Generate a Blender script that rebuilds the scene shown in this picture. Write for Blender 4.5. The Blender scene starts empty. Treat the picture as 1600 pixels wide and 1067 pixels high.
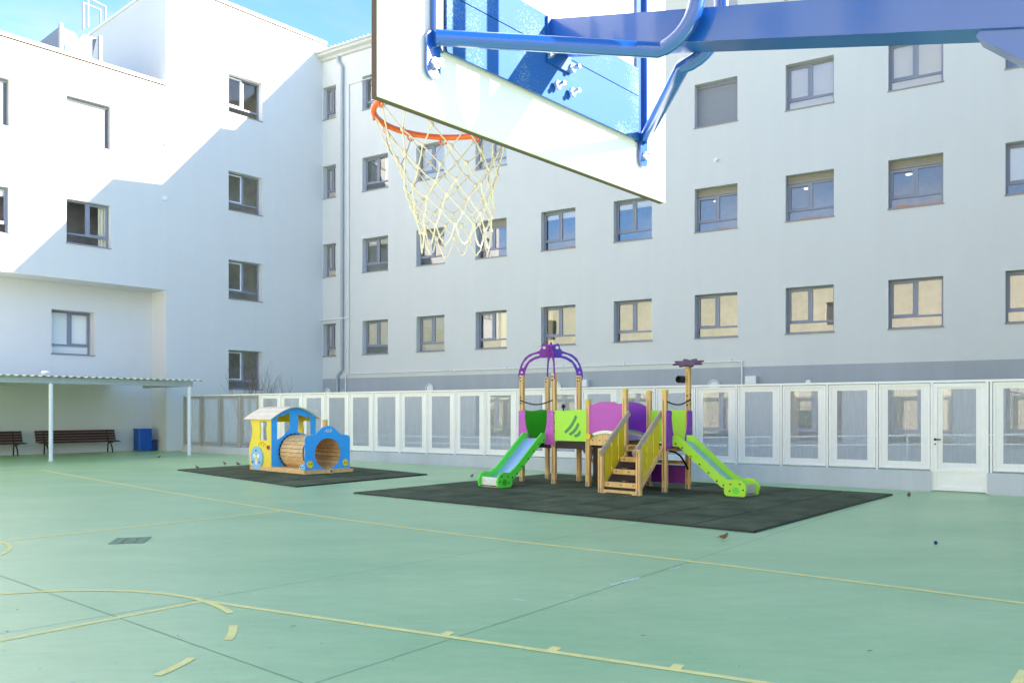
import bpy, bmesh, math, random
from mathutils import Vector, Matrix
random.seed(7)
S = bpy.context.scene
COL = S.collection
# ------------------------------------------------------------------ camera, sky, sun, exposure
F, CX, HZ, EYE = 1285.0, 800.0, 641.5, 1.55
cam = bpy.data.objects.new('camera', bpy.data.cameras.new('camera')); COL.objects.link(cam)
cam.location = (0, 0, EYE); cam.rotation_euler = (math.radians(90), 0, 0)
cam.data.sensor_width = 36; cam.data.lens = F/1600*36
cam.data.shift_y = (HZ-533.5)/1600; cam.data.clip_start = .05; cam.data.clip_end = 900
S.camera = cam
SUN = Vector((1.211, -.134, .62)).normalized()
w = bpy.data.worlds.new('World'); S.world = w; w.use_nodes = True
nt = w.node_tree; sky = nt.nodes.new('ShaderNodeTexSky'); sky.sky_type = 'NISHITA'; sky.sun_disc = False
sky.sun_elevation = math.asin(SUN.z); sky.sun_rotation = math.atan2(SUN.x, SUN.y)
sky.altitude = 300; sky.air_density = 1.0; sky.dust_density = .3; sky.ozone_density = 1.2
bg = nt.nodes['Background']; bg.inputs['Strength'].default_value = .092
tint = nt.nodes.new('ShaderNodeMix'); tint.data_type = 'RGBA'; tint.blend_type = 'MULTIPLY'; tint.inputs[0].default_value = 1; tint.inputs[7].default_value = (.57, .755, .96, 1)
nt.links.new(sky.outputs[0], tint.inputs[6]); tcw = nt.nodes.new('ShaderNodeTexCoord'); mpw = nt.nodes.new('ShaderNodeMapping'); mpw.inputs['Scale'].default_value = (1.6, 1.6, 4.5); nt.links.new(tcw.outputs['Generated'], mpw.inputs[0])
cl = nt.nodes.new('ShaderNodeTexNoise'); cl.inputs['Scale'].default_value = 1.5; cl.inputs['Detail'].default_value = 9; cl.inputs['Roughness'].default_value = .58; nt.links.new(mpw.outputs[0], cl.inputs['Vector'])
clr = nt.nodes.new('ShaderNodeMapRange'); clr.inputs[1].default_value = .50; clr.inputs[2].default_value = .72; clr.inputs[3].default_value = 0; clr.inputs[4].default_value = .8; nt.links.new(cl.outputs['Fac'], clr.inputs[0])
bw = nt.nodes.new('ShaderNodeRGBToBW'); nt.links.new(tint.outputs[2], bw.inputs[0]); mu = nt.nodes.new('ShaderNodeMath'); mu.operation = 'MULTIPLY'; mu.inputs[1].default_value = 1.25; nt.links.new(bw.outputs[0], mu.inputs[0])
cm = nt.nodes.new('ShaderNodeMix'); cm.data_type = 'RGBA'; nt.links.new(clr.outputs[0], cm.inputs[0]); nt.links.new(tint.outputs[2], cm.inputs[6]); nt.links.new(mu.outputs[0], cm.inputs[7]); nt.links.new(cm.outputs[2], bg.inputs['Color'])
sl = bpy.data.lights.new('sun', 'SUN'); sl.energy = 3.9; sl.angle = math.radians(.5); sl.color = (1, .91, .79)
so = bpy.data.objects.new('sun', sl); COL.objects.link(so); so.rotation_euler = SUN.to_track_quat('Z', 'Y').to_euler(); so.location = (30, 0, 30)
S.view_settings.view_transform = 'Standard'; S.view_settings.look = 'None'; S.view_settings.exposure = 2.58; S.view_settings.gamma = 1
S.render.engine = 'CYCLES'
S.cycles.max_bounces = 8; S.cycles.diffuse_bounces = 6; S.cycles.transparent_max_bounces = 12

# ------------------------------------------------------------------ materials
def srgb(r, g, b):
    f = lambda c: (c/255/12.92) if c <= 10 else ((c/255+.055)/1.055)**2.4
    return (f(r), f(g), f(b), 1)
def mat(name, col, rough=.6, metal=0., noise=0., nscale=3., bump=0., bscale=40., spec=.5, coat=0., stretch=None, rvar=0.):
    m = bpy.data.materials.new(name); m.use_nodes = True; n = m.node_tree.nodes; l = m.node_tree.links
    p = n['Principled BSDF']; p.inputs['Base Color'].default_value = (*col[:3], 1)
    p.inputs['Roughness'].default_value = rough; p.inputs['Metallic'].default_value = metal
    p.inputs['Specular IOR Level'].default_value = spec
    p.inputs['Coat Weight'].default_value = coat; p.inputs['Coat Roughness'].default_value = .08
    tc = n.new('ShaderNodeTexCoord'); src = tc.outputs['Object']
    if stretch:
        mp = n.new('ShaderNodeMapping'); mp.inputs['Scale'].default_value = stretch; l.new(src, mp.inputs[0]); src = mp.outputs[0]
    if noise:
        t = n.new('ShaderNodeTexNoise'); t.inputs['Scale'].default_value = nscale; t.inputs['Detail'].default_value = 8; t.inputs['Roughness'].default_value = .65
        l.new(src, t.inputs['Vector'])
        r = n.new('ShaderNodeMapRange'); r.inputs[1].default_value = .25; r.inputs[2].default_value = .75
        r.inputs[3].default_value = 1-noise; r.inputs[4].default_value = 1+noise; l.new(t.outputs['Fac'], r.inputs[0])
        mx = n.new('ShaderNodeMix'); mx.data_type = 'RGBA'; mx.blend_type = 'MULTIPLY'; mx.inputs[0].default_value = 1
        mx.inputs[6].default_value = (*col[:3], 1); l.new(r.outputs[0], mx.inputs[7]); l.new(mx.outputs[2], p.inputs['Base Color'])
        if rvar:
            q = n.new('ShaderNodeMapRange'); q.inputs[1].default_value = .3; q.inputs[2].default_value = .7
            q.inputs[3].default_value = rough-rvar; q.inputs[4].default_value = rough+rvar
            l.new(t.outputs['Fac'], q.inputs[0]); l.new(q.outputs[0], p.inputs['Roughness'])
    if bump:
        t = n.new('ShaderNodeTexNoise'); t.inputs['Scale'].default_value = bscale; t.inputs['Detail'].default_value = 6
        l.new(src, t.inputs['Vector']); b = n.new('ShaderNodeBump'); b.inputs['Strength'].default_value = bump; b.inputs['Distance'].default_value = .01
        l.new(t.outputs['Fac'], b.inputs['Height']); l.new(b.outputs[0], p.inputs['Normal'])
    return m
def plaster(name, col, streak=.025):
    m = mat(name, col, .9, noise=.02, nscale=.35, bump=.25, bscale=90, spec=.2)
    n = m.node_tree.nodes; l = m.node_tree.links; p = n['Principled BSDF']
    # faint vertical weather streaks and float marks
    tc = n.new('ShaderNodeTexCoord'); mp = n.new('ShaderNodeMapping'); mp.inputs['Scale'].default_value = (1.6, 1.6, .12); l.new(tc.outputs['Object'], mp.inputs[0])
    t = n.new('ShaderNodeTexNoise'); t.inputs['Scale'].default_value = 1.5; t.inputs['Detail'].default_value = 6; l.new(mp.outputs[0], t.inputs['Vector'])
    r = n.new('ShaderNodeMapRange'); r.inputs[1].default_value = .3; r.inputs[2].default_value = .7; r.inputs[3].default_value = 1-streak; r.inputs[4].default_value = 1
    l.new(t.outputs['Fac'], r.inputs[0]); src = p.inputs['Base Color'].links[0].from_socket
    mx = n.new('ShaderNodeMix'); mx.data_type = 'RGBA'; mx.blend_type = 'MULTIPLY'; mx.inputs[0].default_value = 1
    l.new(src, mx.inputs[6]); l.new(r.outputs[0], mx.inputs[7]); l.new(mx.outputs[2], p.inputs['Base Color'])
    return m
M = {}
M['wall'] = plaster('white_render', (.685, .68, .665))
M['wall_long'] = plaster('pale_render', (.675, .665, .645), .03)
M['plinth'] = plaster('grey_plinth_paint', (.42, .435, .465), .1)
M['coping'] = mat('white_metal_coping', (.82, .81, .80), .45)
M['cornice'] = mat('grey_cornice', (.55, .55, .53), .8, noise=.12, nscale=4)
M['frame'] = mat('grey_window_aluminium', srgb(136, 140, 156), .42, noise=.04, nscale=6)
M['framew'] = mat('white_window_aluminium', (.8, .8, .82), .4)
M['sill'] = mat('grey_stone_sill', srgb(150, 148, 150), .6, noise=.1, nscale=10)
M['blind'] = mat('white_fabric_blind', (.90, .89, .85), .8)
M['shutter'] = mat('beige_roller_shutter', srgb(150, 143, 128), .55)
M['shutterg'] = mat('grey_roller_shutter', srgb(140, 142, 148), .55)
M['shutterw'] = mat('dimmed_perforated_blind', (.13, .133, .148), .6, noise=.05, nscale=60)  # white blind, base darkened to offset the strong sun on it
M['curtain'] = mat('cream_curtain', (.74, .66, .50), .85, noise=.15, nscale=7, stretch=(6, 6, .3))
M['room'] = mat('dim_room', (.40, .35, .32), .9, noise=.5, nscale=.8)
def glass(name='window_glass', ior=2.0):
    m = bpy.data.materials.new(name); m.use_nodes = True; n = m.node_tree.nodes; l = m.node_tree.links
    for x in list(n): n.remove(x)
    o = n.new('ShaderNodeOutputMaterial'); mix = n.new('ShaderNodeMixShader'); t = n.new('ShaderNodeBsdfTransparent'); g = n.new('ShaderNodeBsdfGlossy')
    t.inputs[0].default_value = (.95, .97, .97, 1); g.inputs[0].default_value = (.95, .97, 1, 1); g.inputs['Roughness'].default_value = .012
    fr = n.new('ShaderNodeFresnel'); fr.inputs['IOR'].default_value = ior
    tc = n.new('ShaderNodeTexCoord'); no = n.new('ShaderNodeTexNoise'); no.inputs['Scale'].default_value = 1.3; no.inputs['Detail'].default_value = 1
    b = n.new('ShaderNodeBump'); b.inputs['Strength'].default_value = .12; b.inputs['Distance'].default_value = .01
    l.new(tc.outputs['Object'], no.inputs['Vector']); l.new(no.outputs['Fac'], b.inputs['Height']); l.new(b.outputs[0], g.inputs['Normal'])
    l.new(fr.outputs[0], mix.inputs[0]); l.new(t.outputs[0], mix.inputs[1]); l.new(g.outputs[0], mix.inputs[2]); l.new(mix.outputs[0], o.inputs[0])
    return m
M['glass'] = glass('window_glass', 2.5); M['glass2'] = glass('plain_window_glass', 1.38)
def vary(name, amt):
    m = M[name]; n = m.node_tree.nodes; l = m.node_tree.links; p = n['Principled BSDF']; g_ = n.new('ShaderNodeNewGeometry'); r_ = n.new('ShaderNodeMapRange'); r_.inputs[3].default_value = 1-amt; r_.inputs[4].default_value = 1+amt; l.new(g_.outputs['Random Per Island'], r_.inputs[0])
    q = n.new('ShaderNodeMix'); q.data_type = 'RGBA'; q.blend_type = 'MULTIPLY'; q.inputs[0].default_value = 1; l.new(p.inputs['Base Color'].links[0].from_socket, q.inputs[6]); l.new(r_.outputs[0], q.inputs[7]); l.new(q.outputs[2], p.inputs['Base Color'])
def screen(name, col, a, rough=.5):
    m = bpy.data.materials.new(name); m.use_nodes = True; n = m.node_tree.nodes; l = m.node_tree.links
    p = n['Principled BSDF']; p.inputs['Base Color'].default_value = (*col[:3], 1); p.inputs['Roughness'].default_value = rough
    p.inputs['Alpha'].default_value = a
    tc = n.new('ShaderNodeTexCoord'); mp = n.new('ShaderNodeMapping'); mp.inputs['Scale'].default_value = (9, 9, .8); l.new(tc.outputs['Object'], mp.inputs[0])
    t = n.new('ShaderNodeTexNoise'); t.inputs['Scale'].default_value = 3; l.new(mp.outputs[0], t.inputs['Vector'])
    r = n.new('ShaderNodeMapRange'); r.inputs[3].default_value = a-.07; r.inputs[4].default_value = min(1, a+.07); l.new(t.outputs['Fac'], r.inputs[0]); l.new(r.outputs[0], p.inputs['Alpha'])
    return m
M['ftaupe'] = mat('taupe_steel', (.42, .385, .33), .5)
M['fwhite'] = mat('cream_white_steel', (.93, .895, .83), .5, noise=.04, nscale=5)
M['fsheet'] = screen('perforated_white_sheet', (.93, .895, .83), .94)
M['fsheet2'] = screen('perforated_taupe_sheet', (.36, .32, .27), .6)  # darker, more see-through sheet for the leftmost panels only
M['fmesh'] = screen('fine_steel_mesh', (.74, .74, .74), .33)
M['lowwall'] = plaster('grey_blue_low_wall', (.62, .63, .65), .12)
M['steelw'] = mat('white_painted_steel', (.78, .79, .79), .4, noise=.04, nscale=8)
M['galv'] = mat('galvanised_steel', (.55, .56, .57), .35, .7, noise=.15, nscale=12)
M['galvd'] = mat('dull_zinc_sheet', (.26, .265, .28), .6, .1)
M['pipeg'] = mat('grey_downpipe', srgb(172, 178, 184), .5, noise=.08, nscale=5)
M['roofsheet'] = mat('corrugated_sheet', srgb(205, 205, 190), .5, noise=.1, nscale=3)
M['beamgrey'] = mat('grey_steel_beam', srgb(165, 172, 172), .5, noise=.06, nscale=5)
M['blue'] = mat('glossy_blue_paint', (.003, .062, .30), .28, coat=.6, noise=.06, nscale=12)
M['blued'] = mat('weathered_blue_paint', (.02, .20, .66), .3, coat=.5)
M['boardw'] = mat('white_backboard', (.62, .635, .64), .5, noise=.02, nscale=6)
M['boardedge'] = mat('taupe_board_edge', (.085, .055, .045), .8)
M['orange'] = mat('orange_rim_paint', (.80, .12, .015), .4, noise=.12, nscale=30, coat=.2)
M['rope'] = mat('cream_nylon_cord', (.66, .57, .50), .8, noise=.15, nscale=80)
M['chrome'] = mat('zinc_bolt', (.75, .76, .78), .25, .9)
M['wood'] = mat('pale_pine', (.80, .50, .18), .6, noise=.28, nscale=2.2, stretch=(7, 7, .8), bump=.15, bscale=20)
M['woodh'] = mat('pine_boards', (.80, .52, .23), .6, noise=.3, nscale=3, stretch=(2, 2, 9))
M['woodg'] = mat('weathered_rail_wood', (.50, .40, .27), .7, noise=.25, nscale=4)
M['woodroof'] = mat('pale_roof_slats', (.86, .72, .52), .65, noise=.15, nscale=6)
def hd(name, c): return mat(name, c, .38, noise=.04, nscale=5, spec=.4)
M['pink'] = hd('magenta_panel', (.54, .09, .46)); M['purple'] = hd('purple_panel', (.24, .03, .40)); M['violet'] = hd('violet_panel', (.10, .02, .40))
M['magenta'] = hd('dark_magenta_panel', (.24, .02, .30)); M['plum'] = hd('plum_flower', (.10, .006, .055))
M['lime'] = hd('lime_panel', (.44, .82, .05)); M['green'] = hd('green_panel', (.13, .78, .06)); M['greend'] = hd('deep_green_panel', (.05, .44, .02)); M['greens'] = hd('stroke_green', (.06, .28, .09))
M['yellow'] = hd('yellow_panel', (.80, .60, .02)); M['tyellow'] = hd('train_yellow', (.96, .74, .04)); M['tblue'] = hd('train_blue', (.05, .42, .90)); M['tpale'] = hd('pale_blue_panel', (.30, .58, .82))
M['slidesteel'] = mat('slide_steel', (.42, .58, .80), .42, .6)
M['slideend'] = mat('slide_end_steel', (.72, .72, .72), .35, .6, noise=.15, nscale=30)
M['black'] = mat('black_plastic', (.012, .012, .014), .5)
M['brownd'] = mat('dark_brown_rubber', (.045, .028, .024), .8, noise=.2, nscale=30)
M['bench'] = mat('dark_brown_bench_slats', (.060, .018, .014), .5, noise=.3, nscale=12)
M['bin'] = mat('blue_bin_plastic', (.004, .09, .42), .45, noise=.1, nscale=6)
M['bind'] = mat('dark_blue_plastic', (.006, .035, .14), .5)
M['line'] = mat('pale_yellow_paint', (.98, .81, .27), .8, noise=.14, nscale=9)
M['joint'] = mat('dark_joint', (.17, .25, .15), .8)
M['grate'] = mat('drain_grate', (.20, .29, .18), .6, .2, noise=.3, nscale=30)
M['roomlamp'] = None
M['slate'] = mat('slate_roof', srgb(96, 112, 138), .7, noise=.2, nscale=8)
M['cream'] = plaster('cream_facade', (.84, .76, .58), .1)
M['tile'] = mat('orange_roof_tiles', (.48, .16, .06), .8, noise=.35, nscale=9)
M['farw'] = mat('far_window', (.12, .13, .14), .2)
M['bark'] = mat('bare_twig_bark', (.16, .12, .09), .9)
M['brown'] = mat('sparrow_brown', (.20, .10, .045), .8, noise=.4, nscale=60)
M['buff'] = mat('sparrow_buff', (.45, .33, .22), .85)
M['groove'] = mat('dark_wood_groove', (.30, .15, .045), .7)
M['bracket'] = mat('dull_bracket', (.30, .28, .25), .6, .3)
M['groove'] = mat('dark_wood_groove', (.30, .15, .045), .7)
M['bracket'] = mat('dull_bracket', (.30, .28, .25), .6, .3)
M['redtank'] = mat('white_plastic_unit', (.8, .8, .8), .5)
# court floor
def court():
    m = bpy.data.materials.new('green_resin_court'); m.use_nodes = True; n = m.node_tree.nodes; l = m.node_tree.links; p = n['Principled BSDF']
    tc = n.new('ShaderNodeTexCoord'); base = (.42, .60, .275)
    def noi(scale, det, ro=.6, st=(1, 1, 1)):
        mp = n.new('ShaderNodeMapping'); mp.inputs['Scale'].default_value = st; mp.inputs['Rotation'].default_value = (0, 0, -.6); l.new(tc.outputs['Object'], mp.inputs[0])
        t = n.new('ShaderNodeTexNoise'); t.inputs['Scale'].default_value = scale; t.inputs['Detail'].default_value = det; t.inputs['Roughness'].default_value = ro; l.new(mp.outputs[0], t.inputs['Vector']); return t
    a = noi(.35, 10, .7, (1, 2.2, 1)); b = noi(3, 10, .75, (1, 3, 1)); c = noi(60, 4, .6)
    cr = n.new('ShaderNodeValToRGB'); l.new(a.outputs['Fac'], cr.inputs[0])
    cr.color_ramp.elements[0].position = .3; cr.color_ramp.elements[0].color = (base[0]*.76, base[1]*.88, base[2]*.82, 1)
    cr.color_ramp.elements[1].position = .7; cr.color_ramp.elements[1].color = (base[0]*1.16, base[1]*1.08, base[2]*1.12, 1)
    def mul(x, fac, lo, hi):
        r = n.new('ShaderNodeMapRange'); r.inputs[1].default_value = .3; r.inputs[2].default_value = .7; r.inputs[3].default_value = lo; r.inputs[4].default_value = hi; l.new(fac, r.inputs[0])
        q = n.new('ShaderNodeMix'); q.data_type = 'RGBA'; q.blend_type = 'MULTIPLY'; q.inputs[0].default_value = 1; l.new(x, q.inputs[6]); l.new(r.outputs[0], q.inputs[7]); return q.outputs[2]
    x = mul(cr.outputs[0], b.outputs['Fac'], .89, 1.08); x = mul(x, c.outputs['Fac'], .96, 1.04)
    # pale scuffs
    sc = noi(1.1, 12, .85, (1, 5, 1)); rr = n.new('ShaderNodeMapRange'); rr.inputs[1].default_value = .62; rr.inputs[2].default_value = .76; rr.inputs[3].default_value = 0; rr.inputs[4].default_value = .5; l.new(sc.outputs['Fac'], rr.inputs[0])
    q = n.new('ShaderNodeMix'); q.data_type = 'RGBA'; l.new(rr.outputs[0], q.inputs[0]); l.new(x, q.inputs[6]); q.inputs[7].default_value = (.50, .62, .52, 1); l.new(q.outputs[2], p.inputs['Base Color'])
    r2 = n.new('ShaderNodeMapRange'); r2.inputs[3].default_value = .28; r2.inputs[4].default_value = .46; l.new(b.outputs['Fac'], r2.inputs[0]); l.new(r2.outputs[0], p.inputs['Roughness'])
    bp = n.new('ShaderNodeBump'); bp.inputs['Strength'].default_value = .18; bp.inputs['Distance'].default_value = .01; l.new(c.outputs['Fac'], bp.inputs['Height']); l.new(bp.outputs[0], p.inputs['Normal'])
    p.inputs['Specular IOR Level'].default_value = .42
    return m
M['court'] = court()
def rubber():
    m = bpy.data.materials.new('dark_green_rubber'); m.use_nodes = True; n = m.node_tree.nodes; l = m.node_tree.links; p = n['Principled BSDF']
    tc = n.new('ShaderNodeTexCoord'); t = n.new('ShaderNodeTexNoise'); t.inputs['Scale'].default_value = 1.6; t.inputs['Detail'].default_value = 10; l.new(tc.outputs['Object'], t.inputs['Vector'])
    f2 = n.new('ShaderNodeTexNoise'); f2.inputs['Scale'].default_value = 90; f2.inputs['Detail'].default_value = 3; l.new(tc.outputs['Object'], f2.inputs['Vector'])
    cr = n.new('ShaderNodeValToRGB'); l.new(t.outputs['Fac'], cr.inputs[0]); cr.color_ramp.elements[0].position = .3; cr.color_ramp.elements[0].color = (.070, .084, .042, 1); cr.color_ramp.elements[1].position = .75; cr.color_ramp.elements[1].color = (.155, .160, .088, 1)
    r = n.new('ShaderNodeMapRange'); r.inputs[3].default_value = .7; r.inputs[4].default_value = 1.3; l.new(f2.outputs['Fac'], r.inputs[0])
    q = n.new('ShaderNodeMix'); q.data_type = 'RGBA'; q.blend_type = 'MULTIPLY'; q.inputs[0].default_value = 1; l.new(cr.outputs[0], q.inputs[6]); l.new(r.outputs[0], q.inputs[7]); l.new(q.outputs[2], p.inputs['Base Color'])
    p.inputs['Roughness'].default_value = .95; p.inputs['Specular IOR Level'].default_value = .1
    b = n.new('ShaderNodeBump'); b.inputs['Strength'].default_value = .5; b.inputs['Distance'].default_value = .01; l.new(f2.outputs['Fac'], b.inputs['Height']); l.new(b.outputs[0], p.inputs['Normal'])
    return m
M['rubber'] = rubber(); vary('rubber', .16); vary('woodh', .14); vary('woodroof', .10); vary('bench', .3)
# sun-glint speckle on the blue steel band, painted into the colour
def speckle():
    m = mat('blue_steel_painted_glints', (.10, .36, .74), .62, spec=.15); n = m.node_tree.nodes; l = m.node_tree.links; p = n['Principled BSDF']
    tc = n.new('ShaderNodeTexCoord'); t = n.new('ShaderNodeTexNoise'); t.inputs['Scale'].default_value = 210; t.inputs['Detail'].default_value = 4; l.new(tc.outputs['Object'], t.inputs['Vector'])
    t2 = n.new('ShaderNodeTexNoise'); t2.inputs['Scale'].default_value = 5; l.new(tc.outputs['Object'], t2.inputs['Vector'])
    ad = n.new('ShaderNodeMath'); ad.operation = 'ADD'; l.new(t.outputs['Fac'], ad.inputs[0]); l.new(t2.outputs['Fac'], ad.inputs[1])
    r = n.new('ShaderNodeMapRange'); r.inputs[1].default_value = 1.13; r.inputs[2].default_value = 1.22; l.new(ad.outputs[0], r.inputs[0])
    q = n.new('ShaderNodeMix'); q.data_type = 'RGBA'; l.new(r.outputs[0], q.inputs[0]); q.inputs[6].default_value = (.018, .085, .30, 1); q.inputs[7].default_value = (.11, .20, .28, 1); l.new(q.outputs[2], p.inputs['Base Color'])
    return m
M['speck'] = speckle()
lm = bpy.data.materials.new('lit_ceiling_lamp'); lm.use_nodes = True; lm.node_tree.nodes['Principled BSDF'].inputs['Emission Color'].default_value = (1, .9, .75, 1); lm.node_tree.nodes['Principled BSDF'].inputs['Emission Strength'].default_value = .5; M['roomlamp'] = lm

# ------------------------------------------------------------------ helpers
def V(*a): return Vector(a)
def origin(o):
    p = Vector((0, 0, 0))
    while o is not None: p += o.location; o = o.parent
    return p
class MB:
    def __init__(s): s.v = []; s.f = []; s.sm = []
    def add(s, vs, fs, smooth=False):
        k = len(s.v); s.v += [Vector(x) for x in vs]; s.f += [[i+k for i in f] for f in fs]; s.sm += [smooth]*len(fs); return s
    def quad(s, a, b, c, d): return s.add([a, b, c, d], [(0, 1, 2, 3)])
    def box(s, o, ax, ay, az):            # corner o and three edge vectors
        o, ax, ay, az = map(Vector, (o, ax, ay, az))
        vs = [o, o+ax, o+ax+ay, o+ay, o+az, o+ax+az, o+ax+ay+az, o+ay+az]
        fs = [(0, 3, 2, 1), (4, 5, 6, 7), (0, 1, 5, 4), (1, 2, 6, 5), (2, 3, 7, 6), (3, 0, 4, 7)]
        if ax.cross(ay).dot(az) < 0: fs = [f[::-1] for f in fs]
        return s.add(vs, fs)
    def bev(s, o, ax, ay, az, b=.006):    # chamfered post / bar along az
        o, ax, ay, az = map(Vector, (o, ax, ay, az)); lx, ly = ax.length, ay.length; x = ax/lx; y = ay/ly
        pr = [(b, 0), (lx-b, 0), (lx, b), (lx, ly-b), (lx-b, ly), (b, ly), (0, ly-b), (0, b)]
        vs = [o+x*p+y*q for p, q in pr]+[o+x*p+y*q+az for p, q in pr]
        fs = [tuple(range(7, -1, -1)), tuple(range(8, 16))]+[(i, (i+1) % 8, 8+(i+1) % 8, 8+i) for i in range(8)]
        if ax.cross(ay).dot(az) < 0: fs = [f[::-1] for f in fs]
        return s.add(vs, fs)
    def tube(s, pts, r, n=8, cap=True, closed=False):
        pts = [Vector(p) for p in pts]; N = len(pts); rings = []; up = None
        for i, p in enumerate(pts):
            if closed: t = (pts[(i+1) % N]-pts[i-1]).normalized()
            else: t = (pts[min(i+1, N-1)]-pts[max(i-1, 0)]).normalized()
            if up is None:
                up = Vector((0, 0, 1)) if abs(t.z) < .9 else Vector((1, 0, 0))
            x = t.cross(up).normalized(); y = x.cross(t).normalized(); up = y
            rr = r[i] if isinstance(r, (list, tuple)) else r
            rings.append([p+x*math.cos(2*math.pi*k/n)*rr+y*math.sin(2*math.pi*k/n)*rr for k in range(n)])
        vs = [v for q in rings for v in q]; fs = []
        for i in range(N if closed else N-1):
            j = (i+1) % N
            for k in range(n): fs.append((i*n+k, i*n+(k+1) % n, j*n+(k+1) % n, j*n+k))
        s.add(vs, fs, True)
        if cap and not closed:
            s.add(rings[0], [tuple(range(n))[::-1]]); s.add(rings[-1], [tuple(range(n))])
        return s
    def ball(s, c, r, n=8, m=6, sc=(1, 1, 1)):
        c = Vector(c); vs = []; fs = []
        for i in range(m+1):
            th = math.pi*i/m
            for k in range(n): ph = 2*math.pi*k/n; vs.append(c+Vector((r*sc[0]*math.sin(th)*math.cos(ph), r*sc[1]*math.sin(th)*math.sin(ph), r*sc[2]*math.cos(th))))
        for i in range(m):
            for k in range(n): fs.append((i*n+k, (i+1)*n+k, (i+1)*n+(k+1) % n, i*n+(k+1) % n))
        return s.add(vs, fs, True)
    def disc(s, c, nrm, r, h, n=20):
        c = Vector(c); nrm = Vector(nrm).normalized(); return s.tube([c, c+nrm*h], r, n)
    def poly(s, loops, P, th):            # loops of 2-D points (first is the outline, others holes); P(x,y,d)
        bm = bmesh.new(); flat = []
        es = []
        for lp in loops:
            vv = [bm.verts.new((x, y, 0)) for x, y in lp]; flat.append(vv)
            for i in range(len(vv)): es.append(bm.edges.new((vv[i], vv[(i+1) % len(vv)])))
        bmesh.ops.triangle_fill(bm, edges=es, use_beauty=True, use_dissolve=False)
        bm.normal_update(); bm.verts.index_update(); vs = [v.co.copy() for v in bm.verts]; n = len(vs)
        fr = []
        for f in bm.faces:
            ids = [v.index for v in f.verts]
            fr.append(ids if f.normal.z > 0 else ids[::-1])
        idx = {v: v.index for v in bm.verts}
        front = [P(v.x, v.y, th) for v in vs]; back = [P(v.x, v.y, 0) for v in vs]
        fs = [tuple(f) for f in fr]+[tuple(i+n for i in f[::-1]) for f in fr]
        for vv in flat:
            ids = [idx[v] for v in vv]
            for i in range(len(ids)): a, b = ids[i], ids[(i+1) % len(ids)]; fs.append((a, b, b+n, a+n))
        bm.free(); return s.add(front+back, fs)
    def build(s, name, m, parent=None, smooth=False, kind=None, fix=True):
        o0 = origin(parent) if parent else Vector((0, 0, 0))
        me = bpy.data.meshes.new(name); me.from_pydata([v-o0 for v in s.v], [], s.f)
        if isinstance(m, str): m = M[m]
        me.materials.append(m)
        for i, p in enumerate(me.polygons): p.use_smooth = s.sm[i] or smooth
        if fix:
            bm = bmesh.new(); bm.from_mesh(me); bmesh.ops.recalc_face_normals(bm, faces=bm.faces); bm.to_mesh(me); bm.free()
        me.update(); o = bpy.data.objects.new(name, me); COL.objects.link(o)
        if parent: o.parent = parent
        if kind: o['kind'] = kind
        return o
def empty(name, label, cat, loc, group=None):
    o = bpy.data.objects.new(name, None); COL.objects.link(o); o.location = loc; o.empty_display_size = .2
    o['label'] = label; o['category'] = cat
    if group: o['group'] = group
    return o
def tag(o, label, cat, group=None):
    o['label'] = label; o['category'] = cat
    if group: o['group'] = group
    return o
def gp(px, py, z=0.):                      # where a sight line meets the ground (level z)
    Y = F*(EYE-z)/(py-HZ); return Vector(((px-CX)/F*Y, Y, z))
class Fr:                                   # upright plane: along u, out n
    def __init__(s, P, u, n=None):
        s.P = Vector((P[0], P[1], 0)); s.u = Vector((u[0], u[1], 0)).normalized()
        s.n = Vector((n[0], n[1], 0)).normalized() if n is not None else Vector((s.u.y, -s.u.x, 0))
    def __call__(s, t, z, d=0.): return s.P+s.u*t+s.n*d+Vector((0, 0, z))
    def t(s, px):                           # distance along the plane for an image column
        k = (px-CX)/F; return (k*s.P.y-s.P.x)/(s.u.x-k*s.u.y)
def hull(pts): return pts
def rrect(x0, y0, x1, y1, r, n=4):
    out = []
    for cx, cy, a in ((x1-r, y1-r, 0), (x0+r, y1-r, 90), (x0+r, y0+r, 180), (x1-r, y0+r, 270)):
        for i in range(n+1): q = math.radians(a+90*i/n); out.append((cx+r*math.cos(q), cy+r*math.sin(q)))
    return out
def circ(cx, cy, r, n=20, sy=1.): return [(cx+r*math.cos(2*math.pi*i/n), cy+r*sy*math.sin(2*math.pi*i/n)) for i in range(n)]
def smooth(pts, closed=True, k=4):
    out = []; N = len(pts)
    rng = range(N) if closed else range(N-1)
    for i in rng:
        g = lambda j: Vector(pts[j % N]) if closed else Vector(pts[max(0, min(N-1, j))])
        p0, p1, p2, p3 = g(i-1), g(i), g(i+1), g(i+2)
        for q in range(k):
            t = q/k; out.append(tuple(.5*((2*p1)+(p2-p0)*t+(2*p0-5*p1+4*p2-p3)*t*t+(3*p1-p0-3*p2+p3)*t**3)))
    if not closed: out.append(tuple(pts[-1]))
    return out
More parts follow.
